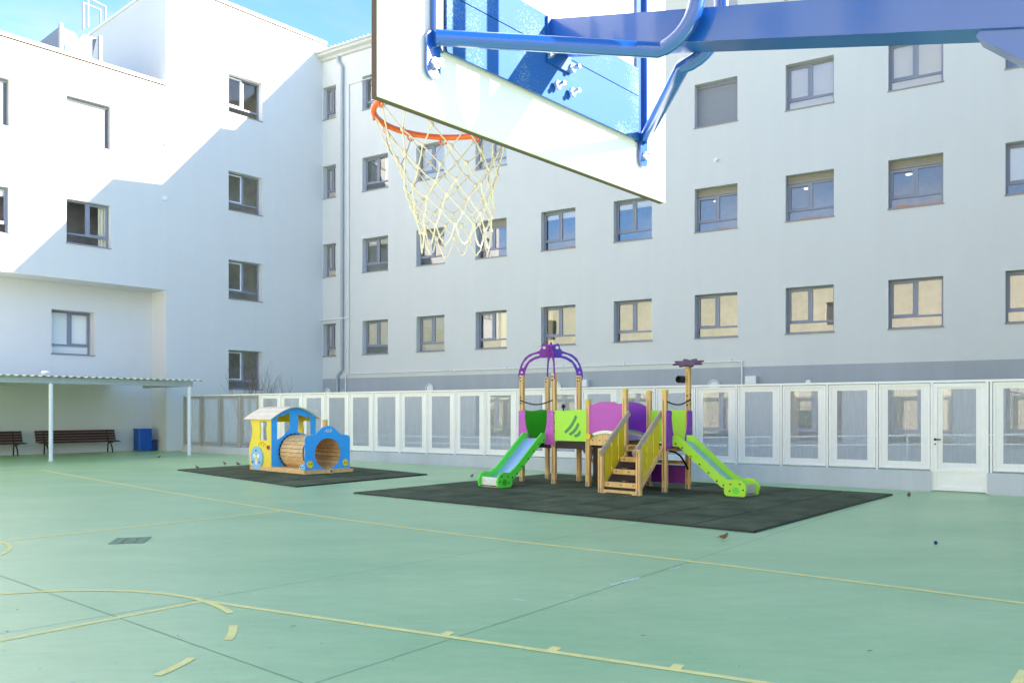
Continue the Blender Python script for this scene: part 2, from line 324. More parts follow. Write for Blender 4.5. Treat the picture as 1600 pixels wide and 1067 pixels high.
def facade(mb, fr, t0, t1, z0, z1, ops, r):
    ts = sorted({t0, t1, *[x for o in ops for x in o[:2]]}); zs = sorted({z0, z1, *[x for o in ops for x in o[2:4]]})
    ts = [t for t in ts if t0 <= t <= t1]; zs = [z for z in zs if z0 <= z <= z1]
    for a, b in zip(ts, ts[1:]):
        for c, d in zip(zs, zs[1:]):
            m, q = (a+b)/2, (c+d)/2
            if any(o[0] < m < o[1] and o[2] < q < o[3] for o in ops): continue
            mb.quad(fr(a, c), fr(b, c), fr(b, d), fr(a, d))
    for o in ops:
        a, b, c, d = o[:4]
        mb.quad(fr(a, c), fr(a, d), fr(a, d, -r), fr(a, c, -r)); mb.quad(fr(b, c, -r), fr(b, d, -r), fr(b, d), fr(b, c))
        mb.quad(fr(a, d), fr(b, d), fr(b, d, -r), fr(a, d, -r)); mb.quad(fr(a, c, -r), fr(b, c, -r), fr(b, c), fr(a, c))
def bx(mb, fr, ta, tb, za, zb, da, db): mb.box(fr(ta, za, da), fr.u*(tb-ta), Vector((0, 0, zb-za)), fr.n*(db-da))
def window(par, fr, ta, tb, za, zb, r, style, sash=False):
    e = .004
    ta += e; tb -= e; zb -= e
    bm_ = MB(); D0, D1 = -r+.003, -r+.065; fw = .06; tr = za+.36; mid = (ta+tb)/2
    zt = zb
    if style in ('box', 'boxlamp', 'boxdark'): zt = zb-.24
    if style in ('closed', 'closedw'):
        sh = MB(); nz = 22
        zs0, zs1 = za+.02, zb-.10
        for i in range(nz):
            c = zs0+(zs1-zs0)*i/nz; d = zs0+(zs1-zs0)*(i+1)/nz
            bx(sh, fr, ta+.02, tb-.02, c, d-.004, D1-.03, D1-.012)
        bx(bm_, fr, ta, tb, zb-.10, zb, D0, D1+.02)
        bx(bm_, fr, ta, ta+.03, za, zb-.10, D0, D1); bx(bm_, fr, tb-.03, tb, za, zb-.10, D0, D1)
        w_ = bm_.build('window', 'frame' if style == 'closed' else 'shutterg', par)
        sh.build('roller_shutter', 'shutterg' if style == 'closed' else 'shutterw', w_)
    else:
        bx(bm_, fr, ta, ta+fw, za, zt, D0, D1); bx(bm_, fr, tb-fw, tb, za, zt, D0, D1)
        bx(bm_, fr, ta+fw, tb-fw, zt-fw, zt, D0, D1); bx(bm_, fr, ta+fw, tb-fw, za, za+fw, D0, D1)
        bx(bm_, fr, ta+fw, tb-fw, tr-.03, tr+.03, D0, D1+.004); bx(bm_, fr, mid-.05, mid+.05, tr+.03, zt-fw, D0, D1+.002)
        w_ = bm_.build('window', 'frame', par)
        sm_ = MB()                            # opening sash
        sa, sb = (ta+fw, mid-.05) if not sash else (mid+.05, tb-fw); q = .045
        bx(sm_, fr, sa, sa+q, tr+.03, zt-fw, D1-.02, D1+.012); bx(sm_, fr, sb-q, sb, tr+.03, zt-fw, D1-.02, D1+.012)
        bx(sm_, fr, sa+q, sb-q, tr+.03, tr+.03+q, D1-.02, D1+.012); bx(sm_, fr, sa+q, sb-q, zt-fw-q, zt-fw, D1-.02, D1+.012)
        sm_.build('sash', 'framew' if sash else 'frame', w_)
        g = MB(); g.quad(fr(ta+fw-.01, za+fw-.01, D0+.03), fr(tb-fw+.01, za+fw-.01, D0+.03), fr(tb-fw+.01, zt-fw+.01, D0+.03), fr(ta+fw-.01, zt-fw+.01, D0+.03))
        g.build('pane', 'glass2' if par is wl else 'glass', w_, fix=False)
        def sheet(nm, m_, a, b, c, d, wave=0.):
            s_ = MB(); n = 40 if wave else 1
            for i in range(n):
                x0, x1 = a+(b-a)*i/n, a+(b-a)*(i+1)/n; y0, y1 = (.012+(-.03 if wave else 0)+wave*math.sin(x*55) for x in (x0, x1))
                s_.quad(fr(x0, c, -r+y0), fr(x1, c, -r+y1), fr(x1, d, -r+y1), fr(x0, d, -r+y0))
            s_.build(nm, m_, w_)
        if style == 'blind': sheet('blind', 'blind', ta+.03, tb-.03, za+.03, zt-.03)
        if style == 'blindhi': sheet('blind', 'blind', ta+.03, tb-.03, tr-.02, zt-.03)
        if style == 'half': sheet('blind', 'blind', ta+.03, tb-.03, zt-.28, zt-.03)
        if style == 'curtain': sheet('curtain', 'curtain', ta+.03, tb-.03, za+.03, zt-.03, .02)
        if style == 'curtainl': sheet('curtain', 'curtain', ta+.03, ta+.33, za+.03, zt-.03, .02)
        if style == 'curtainr': sheet('curtain', 'blind', tb-.45, tb-.03, za+.03, zt-.03, .02)
        if style in ('box', 'boxlamp', 'boxdark'):
            k = MB(); nb = 5
            for i in range(nb): c = zt+(zb-zt)*i/nb; bx(k, fr, ta, tb, c+.003, c+(zb-zt)/nb-.003, D0, D1+.02+(.012 if i == 0 else 0))
            k.build('shutter_box', 'shutter', w_)
        if style == 'boxlamp':
            k = MB(); k.ball(fr(ta+.45, zt-.02, -r-.6), .10, 12, 6, (1, 1, .25)); k.build('ceiling_lamp', 'roomlamp', w_)
    s_ = MB(); bx(s_, fr, ta-.03, tb+.03, za-.035, za+.004, -r+.066, .03); s_.build('sill', 'sill', w_)
    return w_

# ------------------------------------------------------------------ the setting: ground
UL = Vector((.65795, .75306, 0)); NL = Vector((.75306, -.65795, 0)); UR = Vector((.84506, -.53467, 0)); NR = Vector((-.53467, -.84506, 0))
CO = Vector((-8.5486, 37.1114, 0))
g = MB(); g.quad((-260, -160, 0), (260, -160, 0), (260, 360, 0), (-260, 360, 0)); g.build('ground', 'court', kind='structure')
g = MB(); g.quad((-90, -90, .003), (60, -90, .003), (60, -1.5, .003), (-90, -1.5, .003)); g.build('bounce_ground', mat('pale_bounce_ground', (.50, .48, .43), .9, noise=.08, nscale=1.5), kind='structure')  # unseen pale ground behind the camera, added to bounce sunlight into the yard
def strip(mb, pts, wd, z, closed=False):
    pts = [Vector((p[0], p[1], 0)) for p in pts]; n = len(pts); L_ = []; R_ = []
    for i in range(n):
        t = (pts[min(i+1, n-1)]-pts[max(i-1, 0)]).normalized(); s_ = Vector((-t.y, t.x, 0))*wd/2
        L_.append(pts[i]+s_+Vector((0, 0, z*.6))); R_.append(pts[i]-s_+Vector((0, 0, z*.6)))
    for i in range(n-1): mb.quad(R_[i], R_[i+1], L_[i+1], L_[i])
E1 = gp(319, 938.5); FT = (gp(0, 1001)-E1).normalized(); PF = Vector((FT.y, -FT.x, 0))
ln = MB()
strip(ln, [gp(-180, 746), gp(0, 738), gp(66, 734.6)], .062, .004)
strip(ln, smooth([gp(66, 734.6), gp(240, 765), gp(440, 797.2), gp(640, 825), gp(837, 849), gp(1119, 881.5), gp(1600, 942.5), gp(1900, 981)], False, 6), .062, .0045)
ln.build('boundary_line', 'line', kind='structure', fix=False)
ln = MB(); strip(ln, [gp(437, 798.2), gp(10, 844.6), gp(-200, 867)], .062, .004); ln.build('halfway_line', 'line', kind='structure', fix=False)
ln = MB(); strip(ln, [gp(-40, 838), gp(0, 846), gp(11, 849.5), gp(16.5, 854.5), gp(12, 861), gp(0, 867), gp(-30, 874)], .05, .005); ln.build('centre_circle', 'line', kind='structure', fix=False)
ln = MB(); strip(ln, [E1, E1+FT*3.6], .055, .004); ln.build('free_throw_line', 'line', kind='structure', fix=False)
ln = MB(); B2 = gp(1200, 1067.5); bd = (B2-E1).normalized(); strip(ln, [E1, E1+bd*6.2], .055, .0045)
bn = Vector((-bd.y, bd.x, 0))
if bn.y < 0: bn = -bn
for px, py in ((697, 990.5), (864, 1014.5), (1055, 1044)):
    p = gp(px, py); s_ = (p-E1).dot(bd); p = E1+bd*s_; strip(ln, [p+bn*.026, p+bn*.115], .07, .0048)
ln.build('key_line', 'line', kind='structure', fix=False)
ln = MB(); cc = E1+FT*1.76; a0 = math.atan2(*(E1-cc).yx)
strip(ln, [cc+Vector((math.cos(a0+q), math.sin(a0+q), 0))*1.76 for q in [i*math.pi/40 for i in range(41)]], .055, .0052)
for s0, s1, rd_ in ((.02, .31, 1.75), (.53, .76, 1.71), (1.0, 1.22, 1.62)):
    strip(ln, [cc+Vector((math.cos(a0-q), math.sin(a0-q), 0))*rd_ for q in [s0+(s1-s0)*i/5 for i in range(6)]], .06, .0056)
ln.build('free_throw_circle', 'line', kind='structure', fix=False)
ln = MB(); strip(ln, [gp(1588, 1069), gp(1602, 1047)], .06, .004); ln.build('corner_line', 'line', kind='structure', fix=False)
jt = MB()
def jl(a, b): jt_a, jt_b = gp(*a), gp(*b); d = (jt_b-jt_a).normalized(); return jt_a, d
a, d = jl((0, 899), (474, 1067)); strip(jt, [a-d*9, a+d*9], .0055, .003)
a, d = jl((492, 1067), (1000, 902)); strip(jt, [a-d*2, a+d*18], .0055, .0031)
a, d = jl((0, 990), (640, 880)); strip(jt, [a-d*2, a+d*12], .006, .0032)
jt.build('floor_joints', 'joint', kind='structure', fix=False)
# pale chalk scuffs, real paint marks
sc = MB()
for a, b, wd in (((953, 914), (970, 909.5), .03), ((972, 909), (1000, 902.5), .035), ((1046, 889), (1062, 885.5), .03), ((800, 935), (818, 938), .02), ((888, 931), (898, 929), .02)): strip(sc, [gp(*a), gp(*b)], wd, .0034)
sc.build('chalk_marks', mat('white_chalk', (.74, .76, .66), .8, noise=.4, nscale=40), kind='structure', fix=False)

# ------------------------------------------------------------------ rubber mats
def rubber_mat(label, a, b, c, nu, nv):
    a, b, c = (gp(*p, .03) for p in (a, b, c)); u = (b-a); v = (c-b)
    t = empty('rubber_mat', label, 'rubber mat', (a.x, a.y, 0), 'rubber safety mats')
    mb = MB(); mb.box(a-Vector((0, 0, .028)), u, v, Vector((0, 0, .028-.006)))
    tl = MB(); gpn = .03
    un, vn = u.normalized(), v.normalized()
    for i in range(nu):
        for j in range(nv):
            o = a+u*(i/nu)+v*(j/nv)+un*gpn/2+vn*gpn/2-Vector((0, 0, .0055))
            tl.bev(o, un*(u.length/nu-gpn), vn*(v.length/nv-gpn), Vector((0, 0, .0055+random.uniform(-.0015, .0015))), .01)
    mb.build('mat_base', 'black', t); tl.build('tile_layer', 'rubber', t)
    return t
rubber_mat('dark green rubber mat of square tiles under the play tower with slides', (552, 768.5), (1178, 829), (1395, 771), 9, 6)
rubber_mat('smaller dark green rubber mat under the blue and yellow play train', (277, 733), (463, 759), (668, 740), 6, 4)
# drain
t = gp(205, 844); ex = (gp(226, 848)-gp(168, 850)); ey = (gp(186, 840.5)-gp(168, 850)); ey = ey-ex*(ey.dot(ex)/ex.dot(ex))
dr = empty('floor_drain', 'row of three dark drain grates set into the green court', 'drain', t)
for i in range(3):
    mb = MB(); o = gp(168, 850)+ex*(i/3)+ex*.015+Vector((0, 0, .003))
    for k in range(9): mb.box(o+ey*(k/9), ex*(.29), ey*(.065), Vector((0, 0, .005)))
    mb.box(o, ex*.012, ey, Vector((0, 0, .006))); mb.box(o+ex*.29, ex*.012, ey, Vector((0, 0, .006)))
    mb.build('grate', 'grate', dr)

# ------------------------------------------------------------------ white building on the left
RV = .24
L = Fr(CO, -UL, NL)                          # t grows towards the camera-left
A0 = 7.24
wl = empty('white_building', 'white rendered building on the left with a low wing and a taller block', 'building', CO)
main_w = [(3.07, 4.62, z0, z1, st) for z0, z1, st in ((13.76, 15.38, 'none'), (9.78, 11.37, 'none'), (6.14, 7.74, 'none'), (2.44, 4.04, 'none'))]
main_w.append((3.07, 4.62, 17.6, 17.6, '')); main_w = main_w[:4]
wing_w = [(9.33, 10.84, 11.07, 12.66, 'closedw'), (9.33, 10.84, 7.47, 9.03, 'curtainl'), (12.64, 14.15, 11.07, 12.66, 'closedw'), (12.64, 14.15, 7.47, 9.03, 'half'), (15.9, 17.4, 11.07, 12.66, 'none'), (15.9, 17.4, 7.47, 9.03, 'none')]
mb = MB(); facade(mb, L, 0.0, A0, 0, 18.1, main_w, .34)
mb.quad(L(-.19, 17.3), L(0, 17.3), L(0, 18.1), L(-.19, 18.1))
mb.quad(L(A0, 14.0), L(A0, 14.0, -7.26), L(A0, 18.1, -7.26), L(A0, 18.1))
mb.quad(L(A0, 14.0, -7.26), L(-.19, 14.0, -7.26), L(-.19, 18.1, -7.26), L(A0, 18.1, -7.26))
mb.quad(L(-.19, 14), L(-.19, 14, -7.26), L(-.19, 18.1, -7.26), L(-.19, 18.1))
mb.quad(L(-.19, 17.95), L(A0, 17.95), L(A0, 17.95, -7.26), L(-.19, 17.95, -7.26))
LW = 18.5; SOF = 6.19; RD = 1.2
facade(mb, L, A0, LW, SOF, 14.05, wing_w, RV)
mb.quad(L(A0, SOF), L(LW, SOF), L(LW, SOF, -RD), L(A0, SOF, -RD))       # soffit
mb.quad(L(A0, 0), L(A0, SOF), L(A0, SOF, -RD), L(A0, 0, -RD))           # recess side
LR = Fr(L(0, 0, -RD), -UL, NL)
rec_w = [(A0+2.17, A0+3.66, 3.61, 5.22, 'blind')]
facade(mb, LR, A0, LW, 0, SOF, rec_w, .5)
mb.quad(L(LW, 0, -RD), L(LW, 0, -9), L(LW, 14.05, -9), L(LW, 14.05, -RD)); mb.quad(L(LW, SOF, 0), L(LW, SOF, -RD), L(LW, 14.05, -RD), L(LW, 14.05, 0))
mb.build('wall', 'wall', wl)
k = MB(); k.quad(L(A0, 13.6), L(LW, 13.6), L(LW, 13.6, -9), L(A0, 13.6, -9)); k.build('terrace_roof', mat('grey_gravel_roof', (.13, .13, .14), .9), wl)
rm = MB(); rm.quad(L(.1, .1, -1.9), L(LW-.1, .1, -1.9), L(LW-.1, 13.5, -1.9), L(.1, 13.5, -1.9)); rm.quad(L(.1, 13.6, -1.9), L(A0-.1, 13.6, -1.9), L(A0-.1, 17.9, -1.9), L(.1, 17.9, -1.9))
for zz in (2.2, 5.6, 9.4, 13.2): rm.quad(L(.05, zz, -.36), L(A0-.05, zz, -.36), L(A0-.05, zz, -1.9), L(.05, zz, -1.9))
rm.build('interior', 'room', wl)
cp = MB(); bx(cp, L, -.22, A0+.03, 18.1, 18.22, -.35, .07); cp.box(L(A0+.05, 18.1, -.3), -L.u*.3, -L.n*7, Vector((0, 0, .118)))
bx(cp, L, A0+.002, LW+.1, 14.05, 14.17, -.35, .07); cp.build('coping', 'coping', wl)
k = MB(); bx(k, L, -.18, A0, 18.06, 18.098, .001, .012); bx(k, L, A0+.01, LW, 14.01, 14.048, .001, .012); k.build('under_coping_strip', mat('tan_strip', (.16, .09, .05), .8), wl)  # thin brown strip along the wall just below each coping
for w_ in main_w: window(wl, L, *w_[:4], .34, w_[4], sash=True)
for w_ in wing_w: window(wl, L, *w_[:4], RV, w_[4])
window(wl, LR, *rec_w[0][:4], .5, 'blind')
for (tt, zz) in ((7.32, 9.7), (7.25, 11.8)):
    k = MB(); k.disc(L(tt, zz), L.n, .09, .06, 12); k.disc(L(tt-.05, zz+.03, .04), L.n, .03, .06, 8); tag(k.build('wall_sensor', 'redtank'), 'small white fitting on the white wall at the roof step, '+('lower, in the shade' if zz < 10 else 'upper, in the sun'), 'wall fitting')
# rooftop things
def roofbar(mb, a, b, r=.03): mb.tube([a, b], r, 6)
rl = empty('roof_ladder', 'white tubular ladder hoops rising from the roof terrace', 'ladder', L(A0, 14.2, -5.5))
B5 = Fr(L(0, 0, -7.5), -UL, NL)
def onp(fr, px, py, d=0.): t_ = fr.t(px); q = fr(t_, 0, d); return fr(t_, EYE+(HZ-py)/F*q.y, d)
for hoop in (((130, 46), (130, 5), (157, 16), (157, 44)), ((137.5, 43), (137.5, -3), (165, 11), (165, 40))):
    m_ = MB()
    for a, b in zip(hoop, hoop[1:]): roofbar(m_, onp(B5, *a), onp(B5, *b), .045)
    m_.build('hoop', 'galvd', rl)
hp = empty('roof_hopper', 'white funnel shaped metal cowl between two posts on the terrace', 'roof equipment', L(10, 14.2, -1.2))
HF = Fr(L(0, 0, -1.6), -UL, NL)
ta, tb = HF.t(153), HF.t(97)
Yz = lambda t, py: EYE+(HZ-py)/F*(HF(t, 0).y)
k = MB(); k.box(HF(tb, 13.6), HF.u*.12, Vector((0, 0, Yz(tb, 39)-13.6)), HF.n*.12); k.build('post', 'galvd', hp)
k = MB(); k.box(HF(ta-.12, 13.6), HF.u*.12, Vector((0, 0, Yz(ta, 57)-13.6)), HF.n*.12); k.build('post', 'galvd', hp)
k = MB(); zt1, zt2 = Yz(tb, 39)-.05, Yz(ta, 57)-.05; tm = (ta+tb)/2
k.poly([[(tb-.0, zt1), (tb-.5, zt1-.05), (tm, (zt1+zt2)/2-.28), (ta+.5, zt2-.02), (ta, zt2), (ta+.42, 13.7), (tb-.45, 13.7)]], lambda x, y, d: HF(x, y, -.12-d), .05)
k.build('funnel_panel', 'galvd', hp)
k = MB(); k.box(HF(tb+.0, 13.6, -.2), -HF.n*2.8, Vector((0, 0, zt1-13.6)), HF.u*.05); k.build('side_panel', 'galvd', hp)
fb = empty('slate_roofed_house', 'distant house with a steep blue grey slate roof at the top left corner', 'house', (-36, 50, 0))
k = MB(); k.box((-52, 50, 0), (20, 0, 0), (0, 12, 0), (0, 0, 22)); k.build('wall', 'cream', fb)
k = MB(); pts = [(-52, 49.5, 21.8), (-31.0, 49.5, 21.8), (-31, 62, 21.8), (-52, 62, 21.8), (-52, 52, 25.3), (-32.9, 51.5, 25.3), (-33, 60, 25.3), (-52, 60, 25.3), (-52, 54, 26), (-36, 55, 26), (-36, 57, 26), (-52, 57, 26)]
k.add(pts, [(0, 1, 5, 4), (1, 2, 6, 5), (2, 3, 7, 6), (4, 5, 9, 8), (5, 6, 10, 9), (6, 7, 11, 10), (8, 9, 10, 11), (3, 0, 4, 7), (7, 4, 8, 11)]); k.build('roof', 'slate', fb)

# ------------------------------------------------------------------ long building at the back
R = Fr(CO, UR, NR); RR = .31
lb = empty('long_building', 'long pale four storey building with rows of square grey framed windows', 'building', CO+UR*14)
cols = [(.03, .82)]+[(2.40+3.004*i, 3.86+3.004*i) for i in range(11)]
rows = [3.99, 7.56, 11.08, 14.62]; WH = 1.46
st = {0: ['blind', 'blindhi', 'blind', 'curtainr', 'curtainl', 'none', 'none', 'none', 'none', 'none', 'none', 'none'],
      1: ['blind', 'half', 'box', 'boxdark', 'half', 'half', 'boxlamp', 'boxlamp', 'boxlamp', 'blindhi', 'none', 'none'],
      2: ['blind', 'curtainr', 'blind', 'blind', 'blind', 'none', 'closed', 'blind', 'blind', 'none', 'blind', 'none'],
      3: ['blind', 'none', 'blind', 'none', 'blind', 'none', 'blind', 'blind', 'none', 'none', 'blind', 'none']}
ops = [(a, b, z, z+WH) for a, b in cols for z in rows]
gr = [(a, b+.25, .55, 2.3) for a, b in cols[3:] if True]
TE = 36.5
mb = MB(); facade(mb, R, 0, TE, 2.98, 17.5, ops, RR)
mb.quad(R(0, 17.5), R(TE, 17.5), R(TE, 17.5, -12), R(0, 17.5, -12)); mb.quad(R(TE, 0), R(TE, 0, -12), R(TE, 17.5, -12), R(TE, 17.5))
mb.build('wall', 'wall_long', lb)
mb = MB(); facade(mb, R, 0, TE, 0, 2.98, gr, RR); mb.build('plinth', 'plinth', lb)
rm = MB(); rm.quad(R(.1, .05, -1.7), R(TE-.1, .05, -1.7), R(TE-.1, 17.5, -1.7), R(.1, 17.5, -1.7))
for zz in (2.95, 6.3, 9.8, 13.4, 16.8): rm.quad(R(.05, zz, -.33), R(TE-.05, zz, -.33), R(TE-.05, zz, -1.7), R(.05, zz, -1.7))
rm.build('interior', 'room', lb)
cn = MB(); prof = [(0, 17.22), (.10, 17.25), (.14, 17.34), (.30, 17.40), (.34, 17.48), (.42, 17.50), (.42, 17.58), (0, 17.63), (-6, 17.9), (-12, 17.6), (-12, 17.5)]
T0, T1 = -.35, TE
for (d0, z0), (d1, z1) in zip(prof, prof[1:]): cn.quad(R(T0, z0, d0), R(T1, z0, d0), R(T1, z1, d1), R(T0, z1, d1))
cn.add([R(T0, z, d) for d, z in prof[:8]], [tuple(range(8))])
cn.build('cornice', 'cornice', lb)
tl = MB()
for i in range(int(14/.24)): tl.tube([R(T0+.1+i*.24, 17.575, .45), R(T0+.1+i*.24, 17.68, -1.6)], .035, 6)
tl.build('roof_tiles', 'cornice', lb)
# eaves slabs added out of view, stepped to shape the shadow on the white building
ev = MB(); bx(ev, R, 7.2, 11.75, 17.30, 17.55, .2, 1.04); bx(ev, R, 11.75, TE, 17.30, 17.55, .2, 2.72); ev.build('eaves_shadow_slab', 'cornice', lb)
for r_ in range(4):
    for c_, (a, b) in enumerate(cols): window(lb, R, a, b, rows[r_], rows[r_]+WH, RR, st[r_][c_])
for i, (a, b, c, d) in enumerate(gr): window(lb, R, a, b, c, d, RR, ['curtainl', 'curtainr', 'none', 'curtainl'][i % 4])
# pipes
def pt(px, py, fr=R, d=.06):
    t_ = fr.t(px); q = fr(t_, 0, d); return fr(t_, EYE+(HZ-py)/F*q.y, d)
def Rp(t_, z, d=.06): return R(t_, z, d)
dp = MB(); tdp = R.t(536.5)
dp.tube([R(tdp-.25, 17.25, .1), R(tdp-.22, 17.0, .1), R(tdp, 16.75, .09), R(tdp, 3.35, .09), R(tdp-.28, 3.1, .09), R(tdp-.28, 2.3, .09)], .07, 10)
for z in (4.4, 6.1, 7.6, 9.4, 12.2, 14.4): dp.tube([R(tdp, z, .09), R(tdp, z+.05, .09)], .082, 10)
dp.build('drainpipe', 'pipeg', lb)
cd = MB(); tcd = R.t(545.5)
cd.tube([R(tcd, 15.9, .05), R(tcd, 3.2, .05), R(tcd-.15, 3.1, .05), R(tcd-.15, .3, .05)], .035, 8)
cd.tube([R(tcd, 15.9, .05), R(tcd+9, 15.9, .05)], .02, 6); cd.tube([R(.02, 5.6, .16), R(tdp, 5.62, .17), R(tcd, 5.62, .12)], .03, 8)
cd.tube([R(tcd, 3.17, .05), R(R.t(1160), 3.17, .05)], .022, 6); cd.tube([R(R.t(1160), 3.17, .05), R(R.t(1160), .3, .05)], .025, 6)
for x in (560, 640, 705, 790, 880, 975, 1140): cd.box(R(R.t(x), 3.15, 0), R.u*.04, Vector((0, 0, .12)), R.n*.06)
cd.build('conduit', 'steelw', lb)
jb = MB(); bx(jb, R, tdp-.1, tdp+.18, 2.05, 2.5, 0, .12); jb.build('junction_box', 'pipeg', lb)
for k, (x, y) in enumerate(((915, 599), (1176, 594))):
    q = pt(x, y, R, 0); t_ = R.t(x); lo = MB(); o = MB()
    bx(o, R, t_-.18, t_+.16, q.z-.12, q.z+.13, .0, .22); ob = o.build('wall_floodlight', 'steelw'); tag(ob, ('boxy white wall floodlight right of the purple arch' if k == 0 else 'boxy white wall floodlight beside the thin conduit, right of the purple flower'), 'wall light', 'floodlights above the fence')
for k, (x, y, rr_) in enumerate(((513, 612, .17), (672, 607, .19), (870, 604, .19), (1116, 603, .19))):
    c = pt(x, y, R, .05); m_ = MB(); m_.tube([c+R.u*rr_*math.cos(q)+Vector((0, 0, rr_*math.sin(q))) for q in [2*math.pi*i/20 for i in range(20)]], .022, 6, closed=True)
    m_.disc(R(R.t(x), c.z, .0), R.n, rr_*.8, .04, 16)
    tag(m_.build('round_wall_lamp', 'steelw'), ['round white wall lamp half hidden by the fence near the drainpipe', 'round white wall lamp above the fence, right of the play train', 'round white wall lamp seen between the posts of the arched tower', 'round white wall lamp above the fence, right of the flower post'][k], 'wall lamp', 'round lamps on the long building')
for k, (x, y, s_) in enumerate(((1119, 251, 'below, between two window rows'), (1062, 101, 'beside the blue beam of the hoop'), (1263, 597, 'low, just above the fence'))):
    c = pt(x, y, R, 0); m_ = MB(); m_.disc(c, R.n, .08, .05, 12); m_.disc(c+R.n*.05-Vector((0, 0, .02)), R.n, .035, .05, 8); tag(m_.build('wall_vent', 'steelw'), 'small round white vent cap on the long facade, '+s_, 'vent', 'vent caps on the long building')
# ramp railing behind the fence
rg = empty('ramp_railing', 'low white double handrail seen through the fence mesh', 'railing', R(12, 0, 2))
for z0, z1 in ((.55, .95), (.30, .70)):
    m_ = MB(); m_.tube([R(3, z0, 2.2), R(14, z0+.05, 2.2), R(27, z1, 2.2)], .025, 6); m_.build('rail', 'steelw', rg)
for i in range(12): m_ = MB(); tt = 3.2+i*2.1; m_.tube([R(tt, 0, 2.2), R(tt, .6+.35*max(0, (tt-14)/13), 2.2)], .022, 6); m_.build('post', 'steelw', rg)

# ------------------------------------------------------------------ buildings beyond the frame (they shade the court and show in the window panes)
ob = empty('cream_building', 'cream facade building with orange tiled roof across the yard behind the camera', 'building', (-12, -22, 0))
OF = Fr(R(-34, 0, 47), UR, -NR)
m_ = MB(); oo = [(2+t, 3.4+t, z, z+2.1) for t in (1, 5, 16, 28, 31, 44, 47, 60, 64) for z in (1.2, 5.0, 8.8, 12.6)]; facade(m_, OF, 0, 72, 0, 16, oo, .3); m_.quad(OF(0, 0), OF(0, 0, -10), OF(0, 16, -10), OF(0, 16)); m_.quad(OF(72, 0), OF(72, 0, -10), OF(72, 16, -10), OF(72, 16)); m_.build('wall', 'cream', ob)
m_ = MB(); m_.quad(OF(0, 0, -.3), OF(72, 0, -.3), OF(72, 16, -.3), OF(0, 16, -.3)); m_.build('glazing', 'farw', ob)
m_ = MB(); m_.add([OF(-.5, 15.9, .7), OF(72.5, 15.9, .7), OF(72.5, 19.4, -5), OF(-.5, 19.4, -5), OF(-.5, 15.9, -10.7), OF(72.5, 15.9, -10.7)], [(0, 1, 2, 3), (3, 2, 5, 4), (0, 3, 4), (1, 5, 2)]); m_.build('roof', 'tile', ob)
sb = empty('shade_block', 'tall white block outside the picture on the right, added to shade the court', 'building', (14, 12, 0))
SF = Fr((9.0, 2.9), (20.5-9, 18.7-2.9), (-(18.7-2.9), 20.5-9))
m_ = MB(); so_ = [(1.5+3.2*i, 3+3.2*i, z, z+1.5) for i in range(5) for z in (1, 4.4, 7.9, 11.4)]; facade(m_, SF, 0, 6, 0, 10, [o for o in so_ if o[1] < 6 and o[3] < 10], .3); facade(m_, SF, 6, 19.6, 0, 17, [o for o in so_ if o[0] > 6], .3)

for fp, hh in (([SF(0, 0, -.6), SF(6, 0, -.6), SF(6, 0, -6), Vector((16, 2.4, 0))], 10), ([SF(6, 0, -.6), SF(19.6, 0, -.6), SF(19.6, 0, -8), SF(6, 0, -8)], 17)): m_.add(fp+[p+Vector((0, 0, hh)) for p in fp], [(3, 2, 1, 0), (4, 5, 6, 7), (0, 1, 5, 4), (1, 2, 6, 5), (2, 3, 7, 6), (3, 0, 4, 7)])  # added block, near end cut along the sun to shade court but not hoop
m_.build('wall', 'wall_long', sb)
m_ = MB(); m_.quad(SF(0, .5, -.3), SF(19.6, .5, -.3), SF(19.6, 14, -.3), SF(0, 14, -.3)); m_.build('glazing', 'farw', sb)

# ------------------------------------------------------------------ fence with mesh panels and door
FP = gp(1455, 767); FQ = gp(285, 705.5); FF = Fr(FP, (FQ-FP), None)
if FF.n.y > 0: FF.n = -FF.n
fe = empty('mesh_fence', 'long cream white fence of framed mesh panels on a low grey wall', 'fence', FP)
wt = lambda t: .39-.006*t
xs = [288, 315.4, 344.8, 375.8, 406, 438.8, 473, 508, 545, 583, 625, 667, 711, 757.5, 807, 857, 908, 965, 1023, 1086, 1151, 1221, 1293, 1371, 1456]
tb_ = [FF.t(x) for x in xs]
TH = 2.09
m_ = MB()
def lw(t0, t1): m_.add([FF(t0, 0, .09), FF(t1, 0, .09), FF(t1, wt(t1), .09), FF(t0, wt(t0), .09), FF(t0, 0, -.09), FF(t1, 0, -.09), FF(t1, wt(t1), -.09), FF(t0, wt(t0), -.09)], [(0, 1, 2, 3), (4, 5, 6, 7), (3, 2, 6, 7), (0, 3, 7, 4), (1, 2, 6, 5)])
lw(FF.t(1455.5), tb_[0]); td0, td1 = FF.t(1457.5), FF.t(1541.5); lw(-4.2, FF.t(1543.5)); m_.build('low_wall', 'lowwall', fe)
m_ = MB(); bx(m_, FF, -4.2, tb_[0], TH, TH+.04, -.045, .05); m_.build('top_rail', 'fwhite', fe)
